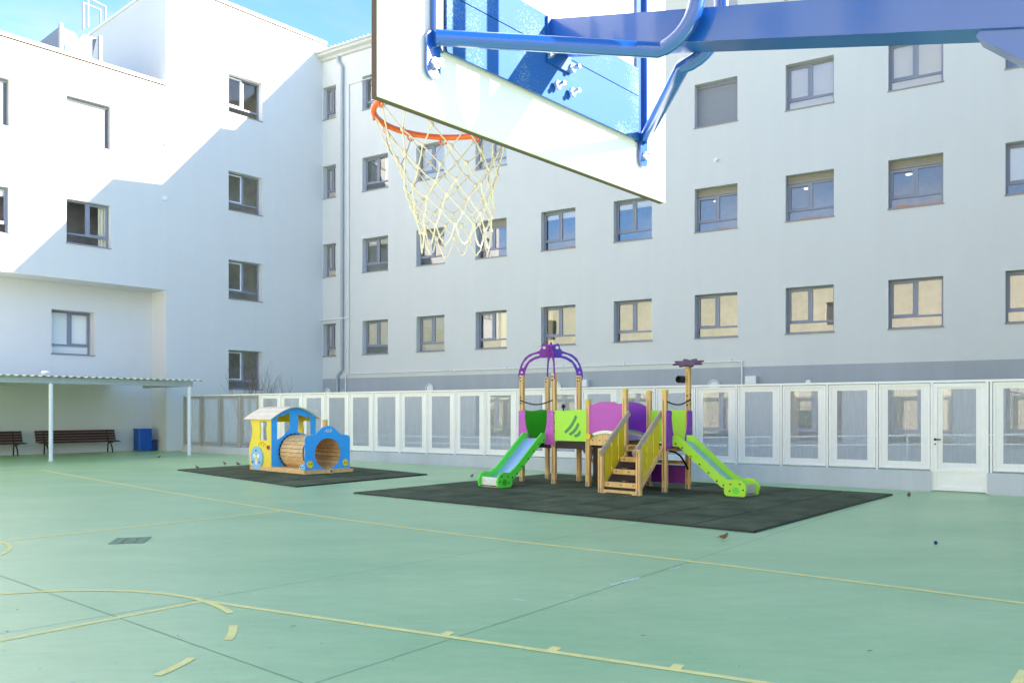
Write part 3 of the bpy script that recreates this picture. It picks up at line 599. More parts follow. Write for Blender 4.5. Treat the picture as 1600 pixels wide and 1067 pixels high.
def panel(t0, t1, zb, sheet, name='panel'):
    e = .012; f_ = .035; bd_ = .125
    p = MB(); bx(p, FF, t0+e, t0+e+f_, zb, TH-.015, -.02, .02); bx(p, FF, t1-e-f_, t1-e, zb, TH-.015, -.02, .02)
    bx(p, FF, t0+e+f_, t1-e-f_, zb, zb+f_, -.02, .02); bx(p, FF, t0+e+f_, t1-e-f_, TH-.015-f_, TH-.015, -.02, .02)
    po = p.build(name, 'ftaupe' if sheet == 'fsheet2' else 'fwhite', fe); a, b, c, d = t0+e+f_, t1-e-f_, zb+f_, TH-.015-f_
    s_ = MB(); s_.quad(FF(a, c), FF(a+bd_, c), FF(a+bd_, d), FF(a, d)); s_.quad(FF(b-bd_, c), FF(b, c), FF(b, d), FF(b-bd_, d))
    s_.quad(FF(a+bd_, c), FF(b-bd_, c), FF(b-bd_, c+.11), FF(a+bd_, c+.11)); s_.quad(FF(a+bd_, d-.08), FF(b-bd_, d-.08), FF(b-bd_, d), FF(a+bd_, d)); s_.build('border_sheet', sheet, po, fix=False)
    s_ = MB(); s_.quad(FF(a+bd_, c+.11, -.006), FF(b-bd_, c+.11, -.006), FF(b-bd_, d-.08, -.006), FF(a+bd_, d-.08, -.006)); s_.build('mesh', 'fmesh', po, fix=False)
    return po
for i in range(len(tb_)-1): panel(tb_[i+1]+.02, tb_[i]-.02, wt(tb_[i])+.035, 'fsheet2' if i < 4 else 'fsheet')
for i, t_ in enumerate(tb_):
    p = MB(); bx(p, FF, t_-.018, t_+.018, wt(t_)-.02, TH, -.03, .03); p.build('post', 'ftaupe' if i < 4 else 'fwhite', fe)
ex_ = [FF.t(1549), FF.t(1549)-1.05, FF.t(1549)-2.1]
for i in range(2): panel(ex_[i+1]+.02, ex_[i]-.02, wt(-1)+.035, 'fsheet')
for t_ in ex_: p = MB(); bx(p, FF, t_-.018, t_+.018, .37, TH, -.03, .03); p.build('post', 'fwhite', fe)
# door
dd = MB(); e = .01; a, b = td1+e, td0-e; f_ = .07
bx(dd, FF, a, a+f_, .03, TH-.02, -.03, .03); bx(dd, FF, b-f_, b, .03, TH-.02, -.03, .03); bx(dd, FF, a+f_, b-f_, .03, .10, -.03, .03); bx(dd, FF, a+f_, b-f_, .38, .44, -.03, .03); bx(dd, FF, a+f_, b-f_, TH-.09, TH-.02, -.03, .03)
do = dd.build('door', 'fwhite', fe)
s_ = MB(); bx(s_, FF, a+f_, b-f_, .10, .38, -.01, .012); s_.build('kick_panel', 'fwhite', do)
s_ = MB(); a2, b2 = a+f_, b-f_; s_.quad(FF(a2, .44), FF(a2+.09, .44), FF(a2+.09, TH-.09), FF(a2, TH-.09)); s_.quad(FF(b2-.09, .44), FF(b2, .44), FF(b2, TH-.09), FF(b2-.09, TH-.09)); s_.quad(FF(a2+.09, .44), FF(b2-.09, .44), FF(b2-.09, .56), FF(a2+.09, .56)); s_.quad(FF(a2+.09, TH-.13), FF(b2-.09, TH-.13), FF(b2-.09, TH-.09), FF(a2+.09, TH-.09)); s_.build('border_sheet', 'fsheet', do, fix=False)
s_ = MB(); s_.quad(FF(a2+.09, .56), FF(b2-.09, .56), FF(b2-.09, TH-.13), FF(a2+.09, TH-.13)); s_.build('mesh', 'fmesh', do, fix=False)
s_ = MB(); s_.tube([FF(b-.035, 1.0, .03), FF(b-.035, 1.0, .08), FF(b-.14, 1.0, .085)], .012, 8); s_.disc(FF(b-.035, 1.0, .028), FF.n, .025, .01, 12); s_.disc(FF(b-.035, .91, .028), FF.n, .016, .01, 10); s_.build('handle', 'black', do)
p = MB(); bx(p, FF, td0-.008, td0+.035, 0.01, TH, -.035, .036); bx(p, FF, td1-.035, td1+.008, .01, TH, -.035, .036); p.build('door_jamb', 'fwhite', fe)
# bare shrubs behind the fence
def shrub(px, py, hgt, label, seed):
    rnd = random.Random(seed); base = gp(px, py); t_ = FF.t(px); base = FF(t_, 0, -1.3)
    root = empty('bare_shrub', label, 'shrub', base, 'leafless shrubs behind the fence')
    tr = MB(); tw = MB()
    def grow(p, d, l, r, lev):
        n = 5; pts = [p]
        for i in range(n): d = (d+Vector((rnd.uniform(-.14, .14), rnd.uniform(-.14, .14), rnd.uniform(-.03, .12)))).normalized(); pts.append(pts[-1]+d*l/n)
        (tr if lev == 0 else tw).tube(pts, [r*(1-.6*i/n) for i in range(n+1)], 5)
        if lev < 3:
            for i in range(2, n+1):
                for _ in range(2 if lev < 1 else 1):
                    q = (d+Vector((rnd.uniform(-.6, .6), rnd.uniform(-.6, .6), rnd.uniform(.1, .6)))).normalized(); grow(pts[i], q, l*.5, r*.5, lev+1)
    for k in range(4): a = k*1.6+rnd.random(); grow(base, Vector((math.cos(a)*.22, math.sin(a)*.22, 1)).normalized(), hgt*.66, .013, 0)
    tr.build('stems', 'bark', root); tw.build('twigs', 'bark', root)
shrub(340, 700, 3.0, 'bare leafless shrub behind the fence, taller, left of the window above it', 3)
shrub(368, 700, 2.6, 'bare leafless shrub behind the fence, under the lowest window of the tall block', 5)
shrub(404, 700, 1.6, 'low bare shrub behind the fence at the back of the play train', 9)

# ------------------------------------------------------------------ shelter, benches, bin
SP = gp(295.8, 710.7); SH = Fr(SP, -UL, NL)
sh = empty('shelter', 'lean-to shelter with corrugated roof on thin white posts', 'shelter', SP)
TL = 16.0; tpost = SH.t(79.5)
for t_ in (0, tpost, tpost*2):
    m_ = MB(); m_.tube([SH(t_, 0), SH(t_, 2.45)], .062, 14); m_.disc(SH(t_, 0), (0, 0, 1), .09, .012, 14); m_.build('post', 'steelw', sh)
m_ = MB(); bx(m_, SH, -.1, TL, 2.39, 2.575, -.06, .06); bx(m_, SH, -.1, .04, 2.40, 2.57, -3.5, -.061)
for t_ in (tpost, tpost*2): bx(m_, SH, t_-.05, t_+.05, 2.42, 2.57, -4.4, -.061); bx(m_, SH, t_-.03, t_+.0, 2.38, 2.60, .06, .07)
m_.build('beam', 'beamgrey', sh)
m_ = MB(); x0, x1 = -.45, TL; n = int((x1-x0)/.055); zf = [0, .002, .035, .035]
rf = lambda i: (2.585+(.038 if i % 4 in (2, 3) else 0))
for i in range(n):
    a, b = x0+(x1-x0)*i/n, x0+(x1-x0)*(i+1)/n
    m_.quad(SH(a, rf(i), .22), SH(b, rf(i+1), .22), SH(b, rf(i+1)+.12, -4.5 if a > .75 else -3.35), SH(a, rf(i)+.12, -4.5 if a > .75 else -3.35))
ro = m_.build('roof', 'roofsheet', sh, fix=False)
md = ro.modifiers.new('thickness', 'SOLIDIFY'); md.thickness = .006
cmr = MB(); c = SH(SH.t(73), 2.72, -.2); cmr.ball(c, .09, 10, 6, (1, 1, .8)); cmr.tube([c-Vector((0, 0, .15)), c], .03, 8); cmr.tube([c, c+Vector((.16, -.05, .02))], .04, 8); tag(cmr.build('security_camera', 'redtank'), 'small white camera standing on the shelter roof above the left post', 'camera')
def bench(label, pxc, ln_, grp='slatted benches under the shelter'):
    t_ = LR.t(pxc); B = Fr(LR(t_, 0, .62), -UL, NL); root = empty('park_bench', label, 'bench', B(0, 0), grp); h = ln_/2
    s_ = MB()
    for k in range(4): s_.bev(B(-h, .40+.008*k, .24-.12*k), B.u*ln_, B.n*-.108, Vector((0, 0, .03)), .006)
    s_.build('seat', 'bench', root)
    s_ = MB()
    for k in range(4): s_.bev(B(-h, .47+.095*k, -.19-.035*k), B.u*ln_, Vector((0, 0, .087)), B.n*-.028, .005)
    s_.build('backrest', 'bench', root)
    for x in (-h+.28, h-.28):
        l_ = MB(); l_.tube([B(x, 0, .22), B(x, .2, .17), B(x, .34, .05), B(x, .39, -.1)], .024, 8); l_.tube([B(x, 0, -.22), B(x, .2, -.20), B(x, .40, -.16), B(x, .84, -.345)], .024, 8); l_.tube([B(x, .385, .24), B(x, .385, -.18)], .02, 8); l_.build('leg', 'black', root)
bench('dark brown slatted bench in full view against the wall under the shelter', 113, 2.75)
bench('dark brown slatted bench cut off by the left edge of the picture', -42, 2.75)
BF = Fr(L(A0+.95, 0, -.75), -UL, NL); t_ = BF.t(223)
bo = BF(t_, 0); rb = empty('blue_bin', 'tall blue plastic bin standing by the wall corner under the shelter', 'bin', bo)
m_ = MB(); pr = rrect(-.26, -.25, .26, .25, .06); 
m_.poly([pr], lambda x, y, d: bo+BF.u*x+BF.n*y+Vector((0, 0, .03+d)), .78); m_.build('body', 'bin', rb)
m_ = MB(); m_.poly([rrect(-.28, -.27, .28, .27, .06)], lambda x, y, d: bo+BF.u*x+BF.n*y+Vector((0, 0, .81+d)), .05); m_.build('lid', 'bin', rb)
for z in (.2, .4, .6): m_ = MB(); m_.poly([rrect(-.267, -.257, .267, .257, .06)], lambda x, y, d: bo+BF.u*x+BF.n*y+Vector((0, 0, z+d)), .02); m_.build('rib', 'bin', rb)
b2 = BF(BF.t(237.5), 0, .1); rb = empty('small_blue_box', 'small dark blue box standing right beside the tall blue bin', 'box', b2)
m_ = MB(); m_.bev(b2-BF.u*.1-BF.n*.1, BF.u*.2, BF.n*.2, Vector((0, 0, .38)), .02); m_.build('body', 'bind', rb); m_ = MB(); m_.box(b2-BF.u*.12-BF.n*.12+Vector((0, 0, .38)), BF.u*.24, BF.n*.24, Vector((0, 0, .04))); m_.build('lid', 'bind', rb)

# ------------------------------------------------------------------ play tower
PC = Vector((.88, 17.18, 0)); PU = Vector((.66, -.60, 0)); PV = Vector((.575, .645, 0))
def G(i, j, z=0.): return PC+PU*i+PV*j+Vector((0, 0, z))
U1, V1 = PU.normalized(), PV.normalized()
pg = empty('play_tower', 'wooden climbing tower with two green slides, purple roof arches and stairs', 'play tower', G(1, .5))
DK = .90; Z3 = Vector((0, 0, 1))
def post(i, j, top, cap=None, bot=0.): 
    p = G(i, j); h = .048; m_ = MB()
    # grooved square post
    m_.bev(p-U1*h-V1*h+Z3*(bot+.03), U1*2*h, V1*2*h, Z3*(top-bot-.03), .012)
    po = m_.build('post', 'wood', pg)
    g_ = MB()
    for s_ in (-1, 1): g_.box(p-V1*(h+.001)+U1*(s_*.0)-U1*.006+Z3*(bot+.25), U1*.012, V1*.004, Z3*(top-bot-.4)); 
    g_.box(p+U1*(h-.002)-V1*.006+Z3*(bot+.25), U1*.004, V1*.012, Z3*(top-bot-.4)); g_.build('groove', 'groove', po)
    f_ = MB(); f_.box(p-U1*.018-V1*(h+.005)+Z3*0, U1*.036, V1*.007, Z3*.12); f_.box(p+U1*(h-.002)-V1*.018, U1*.007, V1*.036, Z3*.12); f_.build('foot_bracket', 'bracket', po)
    if cap: c = MB(); c.bev(p-U1*.058-V1*.058+Z3*top, U1*.116, V1*.116, Z3*.03, .02); c.tube([p+Z3*(top+.03), p+Z3*(top+.045)], [.05, .03], 12); c.build('cap', cap, po)
    return po
pA = post(-1, 0, 2.31); pB = post(-1, 1, 2.31); pC_ = post(0, 0, 2.33); pD = post(0, 1, 2.31)
pE = post(1, 0, 1.74, 'yellow'); pE2 = post(1, 1, 1.70, 'yellow'); pG = post(2, 0, 1.93, 'yellow'); pH = post(2, 1, 1.91, 'yellow'); pI = post(3, 0, 1.90, 'yellow'); pJ = post(3, 1, 2.47)
def bolts(pts, nrm, r=.014, m_='black', par=pg, nm='bolt_row'):
    k = MB()
    for p in pts: k.disc(p, nrm, r, .012, 8)
    k.build(nm, m_, par)
def plane(p, q, off=0.):                     # upright plane between two posts
    d = Vector(q)-Vector(p); ln_ = d.length; u = d.normalized(); n_ = Vector((u.y, -u.x, 0))
    return (lambda x, y, dd=0.: Vector(p)+u*x+n_*(dd+off)+Z3*y), ln_, n_
# decks
for (i0, j0, i1, j1) in ((-1, 0, 1, 1), (2, 0, 3, 1)):
    m_ = MB(); m_.box(G(i0, j0, DK-.02)+U1*.05, (G(i1, j0)-G(i0, j0))-U1*.1, (G(0, 1)-G(0, 0)), Z3*.02); m_.build('deck', 'brownd', pg)
    m_ = MB(); m_.box(G(i0, j0, DK-.13)-V1*.02, (G(i1, j0)-G(i0, j0)), V1*.04, Z3*.108); m_.box(G(i0, j1, DK-.13)-V1*.02, (G(i1, j0)-G(i0, j0)), V1*.04, Z3*.108)
    m_.build('deck_beam', 'brownd' if i0 < 0 else 'wood', pg)
m_ = MB(); m_.tube([G(0, 1, .82), G(.55, 1, .35)], .03, 6); m_.tube([G(1.05, .1, .80), G(.55, .6, .2)], .03, 6); m_.build('diagonal_brace', 'woodg', pg)
m_ = MB(); m_.box(G(1.06, .10, .10), PU*.9, V1*.03, Z3*.75); m_.box(G(1.12, .95, .05), PU*.8, V1*.03, Z3*.72); m_.box(G(1.9, .15, .05), PV*.7, U1*.03, Z3*.75); m_.build('under_deck_panel', 'brownd', pg)
# panels
def wavepanel(name, p, q, z0, z1, m_, off=0., ins=.055, wave=.03, th=.018, par=pg):
    P, ln_, n_ = plane(p, q, off); N = 16; x0, x1 = ins, ln_-ins
    lp = [(x0, z0), (x1, z0)]+[(x1-(x1-x0)*i/N, z1+wave*(math.cos(2*math.pi*i/N*1.0)-1)*.5*(-1)*0+wave*math.sin(2*math.pi*(i/N)+.4)*.5) for i in range(N+1)]
    k = MB(); k.poly([lp], lambda x, y, d: P(x, y, d), th); return k.build(name, m_, par), P, ln_, n_
o_, P_, ln_, n_ = wavepanel('lime_panel', G(0, 0), G(1, 0), .93, 1.56, 'lime', off=.03, ins=.02)
for (x0, z0, x1, z1) in ((.33, 1.10, .62, 1.44), (.45, 1.06, .68, 1.29), (.58, 1.03, .72, 1.14)):
    k = MB(); N = 8; top = []; bt = []
    for i in range(N+1):
        f_ = i/N; x = x0+(x1-x0)*f_+.025*math.sin(f_*math.pi); z = z0+(z1-z0)*f_-.02*math.sin(f_*math.pi); dx, dz = (x1-x0), (z1-z0); l_ = math.hypot(dx, dz); wv = .032
        top.append((x-dz/l_*wv, z+dx/l_*wv)); bt.append((x+dz/l_*wv, z-dx/l_*wv))
    k.poly([bt+top[::-1]], lambda x, y, d: P_(x, y, .0182+d), .003); k.build('stroke', 'greens', o_)
bolts([P_(.0+.045, z, .018) for z in (.97, 1.13, 1.30, 1.5)], n_)
wavepanel('green_back_panel', G(-1, 1), G(0, 1), .93, 1.56, 'green', ins=.05)
wavepanel('green_side_panel', G(-1, 0), G(-1, 1), .93, 1.56, 'greend', ins=.05)
wavepanel('lime_side_panel', G(0, 1), G(1, 1), .93, 1.56, 'green', ins=.05)
wavepanel('lime_back_panel', G(2, 1), G(3, 1), .93, 1.56, 'lime', ins=.05)
# arched bridge panels
def arch(name, p, q, zb, zt, rise, mt, off=0.):
    P, ln_, n_ = plane(p, q, off); N = 18; x0, x1 = .03, ln_-.03
    up = [(x1-(x1-x0)*i/N, zt-rise+rise*math.sin(math.pi*i/N)**.8) for i in range(N+1)]; lo = [(x0+(x1-x0)*i/N, zb+.09*math.sin(math.pi*i/N)) for i in range(N+1)]
    k = MB(); k.poly([lo+up], lambda x, y, d: P(x, y, d), .018); o = k.build(name, mt, pg)
    sv = MB(); l2 = [(x0+(x1-x0)*i/N, zb-.06+.09*math.sin(math.pi*i/N)) for i in range(N+1)]
    sv.poly([l2+lo[::-1]], lambda x, y, d: P(x, y, d-.004), .018); sv.build('silver_band', 'galv', pg)
    return P, ln_, n_, lo
P, ln_, n_, lo = arch('pink_panel', G(1, 0), G(2, 0), 1.07, 1.73, .10, 'pink')
arch('purple_panel', G(1, 1), G(2, 1), 1.07, 1.73, .12, 'purple')
for j in (0, 1):
    P, ln_, n_ = plane(G(1, j), G(2, j)); N = 14
    lo = [(.05, .86), (ln_-.05, .86)]; up = [(ln_-.05-(ln_-.1)*i/N, .99+.10*math.sin(math.pi*i/N)) for i in range(N+1)]
    k = MB(); k.poly([lo+up], lambda x, y, d: P(x, y, d-.03), .05); k.build('arched_beam', 'wood', pg)
    bolts([P(x, .96, .02) for x in (.12, .3, .45, .6, .78)], n_, .01)
k = MB(); N = 10
for i in range(N): a, b = i/N, (i+1)/N; k.quad(G(1+a, 0, .97+.09*math.sin(math.pi*a)), G(1+b, 0, .97+.09*math.sin(math.pi*b)), G(1+b, 1, .97+.09*math.sin(math.pi*b)), G(1+a, 1, .97+.09*math.sin(math.pi*a)))
k.build('bridge_deck', 'galv', pg)
k = MB(); k.disc(G(1.05, -.06, 1.04), -V1, .06, .03, 14); k.disc(G(1.75, -.06, 1.04), -V1, .05, .03, 14); k.build('yellow_cap', 'yellow', pg)
# slide side panels
def sidepanel(p, q, mirror, mt, off):
    P, ln_, n_ = plane(p, q, off)
    pr = [(-.05, .80), (.0, .84), (.22, .84), (.24, .98), (.17, 1.18), (.13, 1.40), (.14, 1.52), (.10, 1.555), (-.04, 1.545)]
    pr = [(x, z) for x, z in pr]
    if mirror: pr = [(ln_-x, z) for x, z in pr][::-1]
    k = MB(); k.poly([pr], lambda x, y, d: P(x, y, d), .018); o = k.build('slide_side_panel', mt, pg)
    xx = .0 if not mirror else ln_
    bolts([P(xx, z, .018) for z in (.92, 1.2, 1.48)], n_, .008, 'chrome', o, 'screws')
for mr in (False, True): sidepanel(G(-1, 0), G(0, 0), mr, 'pink', .05)
for mr in (False, True): sidepanel(G(3, 0), G(3, 1), mr, 'purple', .05)
# slides
def slide(o, d, wv, ms, cap_m, bed, dark):
    root = pg; d = Vector(d).normalized(); w2 = Vector(wv).normalized(); W = .24
    bedp = [(.0, .95), (.14, .945), (.22, .90), (.95, .31), (1.06, .245), (1.2, .215), (1.46, .20)]
    bedp = smooth(bedp, False, 4)
    up = [(x, z+.13-(.03 if x > 1.1 else 0)) for x, z in bedp]; lo = [(x, z-.07) for x, z in bedp]
    s0 = None
    for sgn in (-1, 1):
        k = MB(); base = Vector(o)+w2*(sgn*W)
        Pf = lambda x, y, dd: base+d*x+w2*(dd*sgn)+Z3*y
        k.poly([lo+up[::-1]], Pf, .035); so_ = k.build('slide_side', ms, root)
        k = MB(); lp = smooth([(1.14, .03), (1.46, .03), (1.50, .10), (1.52, .18), (1.45, .29), (1.30, .33), (1.15, .28), (1.09, .16)], True, 4)
        k.poly([lp], lambda x, y, dd: base+d*x+w2*((dd-.005)*sgn)+Z3*y, .046); eo = k.build('slide_foot', cap_m, root)
        k = MB(); k.disc(base+d*1.32+w2*(.0415*sgn)+Z3*.13, w2*sgn, .065, .004, 16); k.build('foot_disc', dark, eo)
        bolts([base+d*x+w2*(.041*sgn)+Z3*z for x, z in ((1.22, .24), (1.40, .25), (1.46, .15), (1.2, .12))], w2*sgn, .014, 'black', eo, 'screws')
        bolts([base+d*x+w2*(.035*sgn)+Z3*z for x, z in ((.10, .93), (.24, .86), (.42, .71), (.60, .57), (.78, .425), (.95, .285), (1.08, .215))], w2*sgn, .015, 'black', so_, 'screws')
    k = MB()
    for (x0, z0), (x1, z1) in zip(bedp, bedp[1:]): k.quad(Vector(o)+d*x0-w2*W+Z3*z0, Vector(o)+d*x1-w2*W+Z3*z1, Vector(o)+d*x1+w2*W+Z3*z1, Vector(o)+d*x0+w2*W+Z3*z0)
    k.build('slide_bed', bed, root, smooth=True)
    k = MB(); k.box(Vector(o)+d*1.44-w2*(W-.01)+Z3*.07, w2*(2*W-.02), d*.02, Z3*.16); k.build('slide_end', 'slideend', root)
    k = MB(); k.box(Vector(o)+d*1.40-w2*(W-.01)+Z3*.0, w2*(2*W-.02), d*.04, Z3*.05); k.build('end_board', 'woodg', root)
    k = MB(); k.box(Vector(o)-d*.02-w2*(W+.02)+Z3*.93, w2*(2*W+.04), d*.06, Z3*.035); k.build('slide_lip', 'slideend', root)
slide(G(-.5, 0)-V1*.04, -V1, U1, 'green', 'green', 'slidesteel', 'greend')
slide(G(3, .5)+U1*.04, U1, V1, 'lime', 'lime', 'slidesteel', 'green')
# hand rails
def sag(p, q, s_, m_='black'): k = MB(); k.tube([Vector(p).lerp(Vector(q), t)-Z3*s_*math.sin(math.pi*t) for t in [i/10 for i in range(11)]], .014, 8); k.build('curved_grip', m_, pg)
sag(G(-1, 0, 1.77)-V1*.05, G(0, 0, 1.77)-V1*.05, .09); sag(G(3, 0, 1.72)+U1*.05, G(3, 1, 1.77)+U1*.05, .08)
bolts([G(-1, 0, z)+V1*0-V1*.05 for z in (1.71, 1.77, 1.83)], -V1, .018); bolts([G(3, 1, z)+U1*.048 for z in (1.68, 1.86)]+[G(3, 1, z)-V1*.048 for z in (1.66, 1.74, 1.84)], -V1, .018)
k = MB(); c = G(2.9, .95, 2.16); k.tube([c+V1*.05, c-V1*.12-U1*.04], .07, 16, cap=False); k.disc(c+V1*.0, V1, .066, .01, 16); k.tube([c, G(3, 1, 2.16)], .02, 6); k.build('speaking_tube', 'black', pg)
k = MB(); k.ball(G(.2, .1, 1.64), .045, 10, 6); k.tube([G(.2, .1, 1.45), G(.2, .1, 1.62)], .015, 6); k.build('knob', 'black', pg)
k = MB(); k.box(G(2.72, .5, 1.62), V1*.06, U1*.006, Z3*.06); k.tube([G(2.72, .5, 1.3), G(2.72, .5, 1.62)], .012, 6); k.build('sign_plate', 'fwhite', pg)
# flower roof
fl = MB(); c = G(3, 1, 2.47)+V1*.0; tilt = Vector((-.12, -.30, 1)).normalized(); ax = tilt.cross(Vector((0, 1, 0))).normalized(); ay = tilt.cross(ax)
lp = [((.25+.06*math.cos(8*q))*math.cos(q), (.25+.06*math.cos(8*q))*math.sin(q)) for q in [2*math.pi*i/96 for i in range(96)]]
fl.poly([lp], lambda x, y, d: c+ax*x+ay*y+tilt*d, .02); fl.build('flower_panel', 'plum', pg)
# roof arches
half = [(.665, 2.20), (.682, 2.31), (.668, 2.42), (.62, 2.56), (.545, 2.69), (.448, 2.77), (.31, 2.815), (.235, 2.845), (.19, 2.91), (.18, 2.985), (.14, 3.01), (.10, 2.99), (.04, 2.965), (.0, 2.97)]
halfi = [(.0, 2.695), (.215, 2.69), (.324, 2.655), (.448, 2.578), (.51, 2.454), (.538, 2.36), (.545, 2.20)]
slot = [(.25, 2.78), (.225, 2.76), (.24, 2.74), (.33, 2.715), (.44, 2.655), (.52, 2.56), (.565, 2.475), (.59, 2.47), (.60, 2.495), (.56, 2.59), (.47, 2.69), (.36, 2.755)]
cen = (G(-1, 0)+G(0, 1))/2
for p, mt in ((G(-1, 0), 'magenta'), (G(0, 1), 'violet'), (G(0, 0), 'magenta'), (G(-1, 1), 'violet')):
    d = (p-cen); dl = d.length; d.normalize(); nn = Vector((d.y, -d.x, 0)); sc_ = dl/.607
    k = MB(); k.poly([half+halfi, slot, circ(.13, 2.915, .035, 12), circ(.608, 2.375, .025, 12)], lambda x, y, dd: cen+d*(x*sc_+.008)+nn*(dd-.01)+Z3*y, .02)
    ao = k.build('roof_arch', mt, pg)
    bolts([p+nn*.05*s_+Z3*z for s_ in (1,) for z in (2.19, 2.26)]+[p-V1*.05+Z3*z for z in (2.19, 2.26)], -V1, .016, 'black', ao, 'screws')
k = MB(); k.tube([cen+Z3*2.72, cen+Z3*3.03], .018, 8); k.build('roof_spindle', 'magenta', pg)
# stairs on the near side of the right tower
def SG(i, q, z): return G(i, 0)+V1*(-q)+Z3*z     # q metres out from the deck
n0, n1 = 2.03, 2.97
for ii in (n0, n1):
    k = MB(); p = SG(ii, .84, 0); h = .048; k.bev(p-U1*h-V1*h+Z3*.02, U1*2*h, V1*2*h, Z3*.83, .012); po = k.build('newel_post', 'wood', pg)
    g_ = MB(); g_.box(p-V1*(h+.001)-U1*.006+Z3*.12, U1*.012, V1*.004, Z3*.7); g_.build('groove', 'groove', po)
    f_ = MB(); f_.box(p-U1*.018-V1*(h+.005), U1*.036, V1*.007, Z3*.12); f_.build('foot_bracket', 'bracket', po)
    sg = 1 if ii == n0 else -1
    k = MB(); a = SG(ii, .93, .74)+U1*.055*sg; b = SG(ii, -.02, 1.50)+U1*.055*sg; up_ = (b-a).cross(U1).normalized(); up_ = up_ if up_.z > 0 else -up_
    k.bev(a-up_*.05-U1*.018, U1*.036, up_*.12, (b-a), .01); k.build('handrail', 'woodg', pg)
    bolts([a.lerp(b, t)-U1*.02*1 for t in (.05, .2, .35, .5, .65, .8, .95)], -U1, .012)
    k = MB(); k.box(SG(ii, .80, .10)-U1*.015, U1*.03, V1*.80+Z3*.72, Z3*.11); k.build('stringer', 'wood', pg)
    for q in (.66, .44, .22):
        k = MB(); zt = .74+(.93-q)*.8-.05; zb = .13+(.84-q)*.86; x0 = U1*(.02*sg)
        k.poly([[(-.095, zb-.075), (.095, zb+.075), (.095, zt+.075), (-.095, zt-.075)]], lambda x, y, dd: SG(ii, q, 0)+U1*((.022+dd)*sg)+V1*x+Z3*y, .014)
        k.build('baluster_panel', 'yellow', pg)
for s_ in range(4):
    q = .80-.26*s_; z = .24+.22*s_; tr_ = MB(); a = SG(n0, q, z)+U1*.05; wd = (G(n1, 0)-G(n0, 0)).length-.10
    tr_.box(a+V1*.03-Z3*.03, U1*wd, V1*.24, Z3*.024); tr_.box(a+V1*.035-Z3*(.22 if s_ else .14), U1*wd, V1*.012, Z3*(.188 if s_ else .108)); tr_.build('tread', 'brownd', pg)
    k = MB(); k.bev(a-Z3*.10, U1*wd, V1*.03, Z3*.095, .004); no_ = k.build('step_nosing', 'wood', pg)
    bolts([a+U1*wd*t-Z3*.05 for t in (.12, .5, .88)], -V1, .010, 'black', no_, 'screws')
k = MB(); a = SG(n0, .84, .04)+U1*.05; k.box(a, U1*wd, V1*.05, Z3*.05); k.box(a-Z3*.04-V1*.05, U1*.07, V1*.16, Z3*.05); k.box(a-Z3*.04-V1*.05+U1*(wd-.07), U1*.07, V1*.16, Z3*.05); k.build('bottom_rail', 'wood', pg)
# lower panel, arc and shelf under right tower
k = MB(); k.box(G(2, 1, .12)+U1*.05, PU-U1*.1, V1*.02, Z3*.36); k.build('magenta_low_panel', 'magenta', pg)
k = MB(); k.box(G(2, 1, .50)+U1*.05, PU-U1*.1, V1*.04, Z3*.07); k.build('shelf_beam', 'wood', pg)
k = MB(); k.tube([G(3, .10, .80)+U1*.02, G(3, .4, .76)+U1*.02, G(3, .62, .68)+U1*.02, G(3, .82, .54)+U1*.02, G(3, .93, .42)+U1*.02], .02, 8); k.build('arched_bar', 'black', pg)
k = MB(); k.box(G(2.02, 0, .78), PU*.96, V1*.03, Z3*.1); k.box(G(3, 0, .78), PV, U1*.03, Z3*.1); k.build('deck_edge_beam', 'wood', pg)

# ------------------------------------------------------------------ play train
TP = gp(477.9, 743); TW = Vector((.692, .722, 0)); TD = Vector((-.722, .692, 0)); W_ = 1.283; TLn = 2.62
def T(x, y, z=0.): return TP+TD*x+TW*y+Z3*z       # x backwards from the nose, y across
tr = empty('play_train', 'wooden toddler play train with blue front, yellow cab and barrel tunnel', 'play train', T(1.3, .64))
k = MB(); k.bev(T(0, -.03, .01), TD*TLn, TW*.06, Z3*.10, .008); k.bev(T(0, W_-.03, .01), TD*TLn, TW*.06, Z3*.10, .008); k.bev(T(-.03, -.06, .01), TW*(W_+.12), TD*.07, Z3*.10, .008); k.build('base_beam', 'wood', tr)
k = MB()
for i in range(13): k.bev(T(.05+i*.195, -.01, .11), TD*.185, TW*(W_+.02), Z3*.022, .004)
k.build('floor_boards', 'woodh', tr)
hb = MB(); hb.bev(T(-.09, .60, .03), TW*.10, TD*.06, Z3*.10, .01); hb.build('tow_block', 'woodh', tr); bolts([T(-.092, .65, .08)], -TD, .02, 'black', tr)
FPn = lambda x, y, d: T(-d+.0, x, y)
ZB = .13
out = [(0, ZB), (W_, ZB), (W_, .88), (W_-.03, .93), (W_-.10, .95), (W_-.24, .955), (W_-.32, 1.0), (W_-.40, 1.08), (W_-.50, 1.15), (W_/2, 1.185), (.50, 1.15), (.40, 1.08), (.32, 1.0), (.24, .955), (.10, .95), (.03, .93), (0, .88)]
HC = (W_/2, .505, .375)
k = MB(); k.poly([out, circ(*HC, 32)], lambda x, y, d: T(.06-d, x, y), .025); nf = k.build('nose_panel', 'tblue', tr)
for x in (.135, W_-.135):
    k = MB(); k.disc(T(.033, x, .26), -TD, .085, .012, 20); b = k.build('headlight', 'tyellow', nf)
    [bolts([T(.020, x+q, .265)], -TD, .012, 'black', b, 'screw') for q in (-.035, .035)]
tx = bpy.data.curves.new('badge', 'FONT'); tx.body = 'ALB'; tx.size = .11; tx.extrude = .002; tx.align_x = 'CENTER'; tx.align_y = 'CENTER'; tx.shear = .35
to = bpy.data.objects.new('badge', tx); COL.objects.link(to); bpy.context.view_layer.update()
me = bpy.data.meshes.new_from_object(to.evaluated_get(bpy.context.evaluated_depsgraph_get())); bpy.data.objects.remove(to)
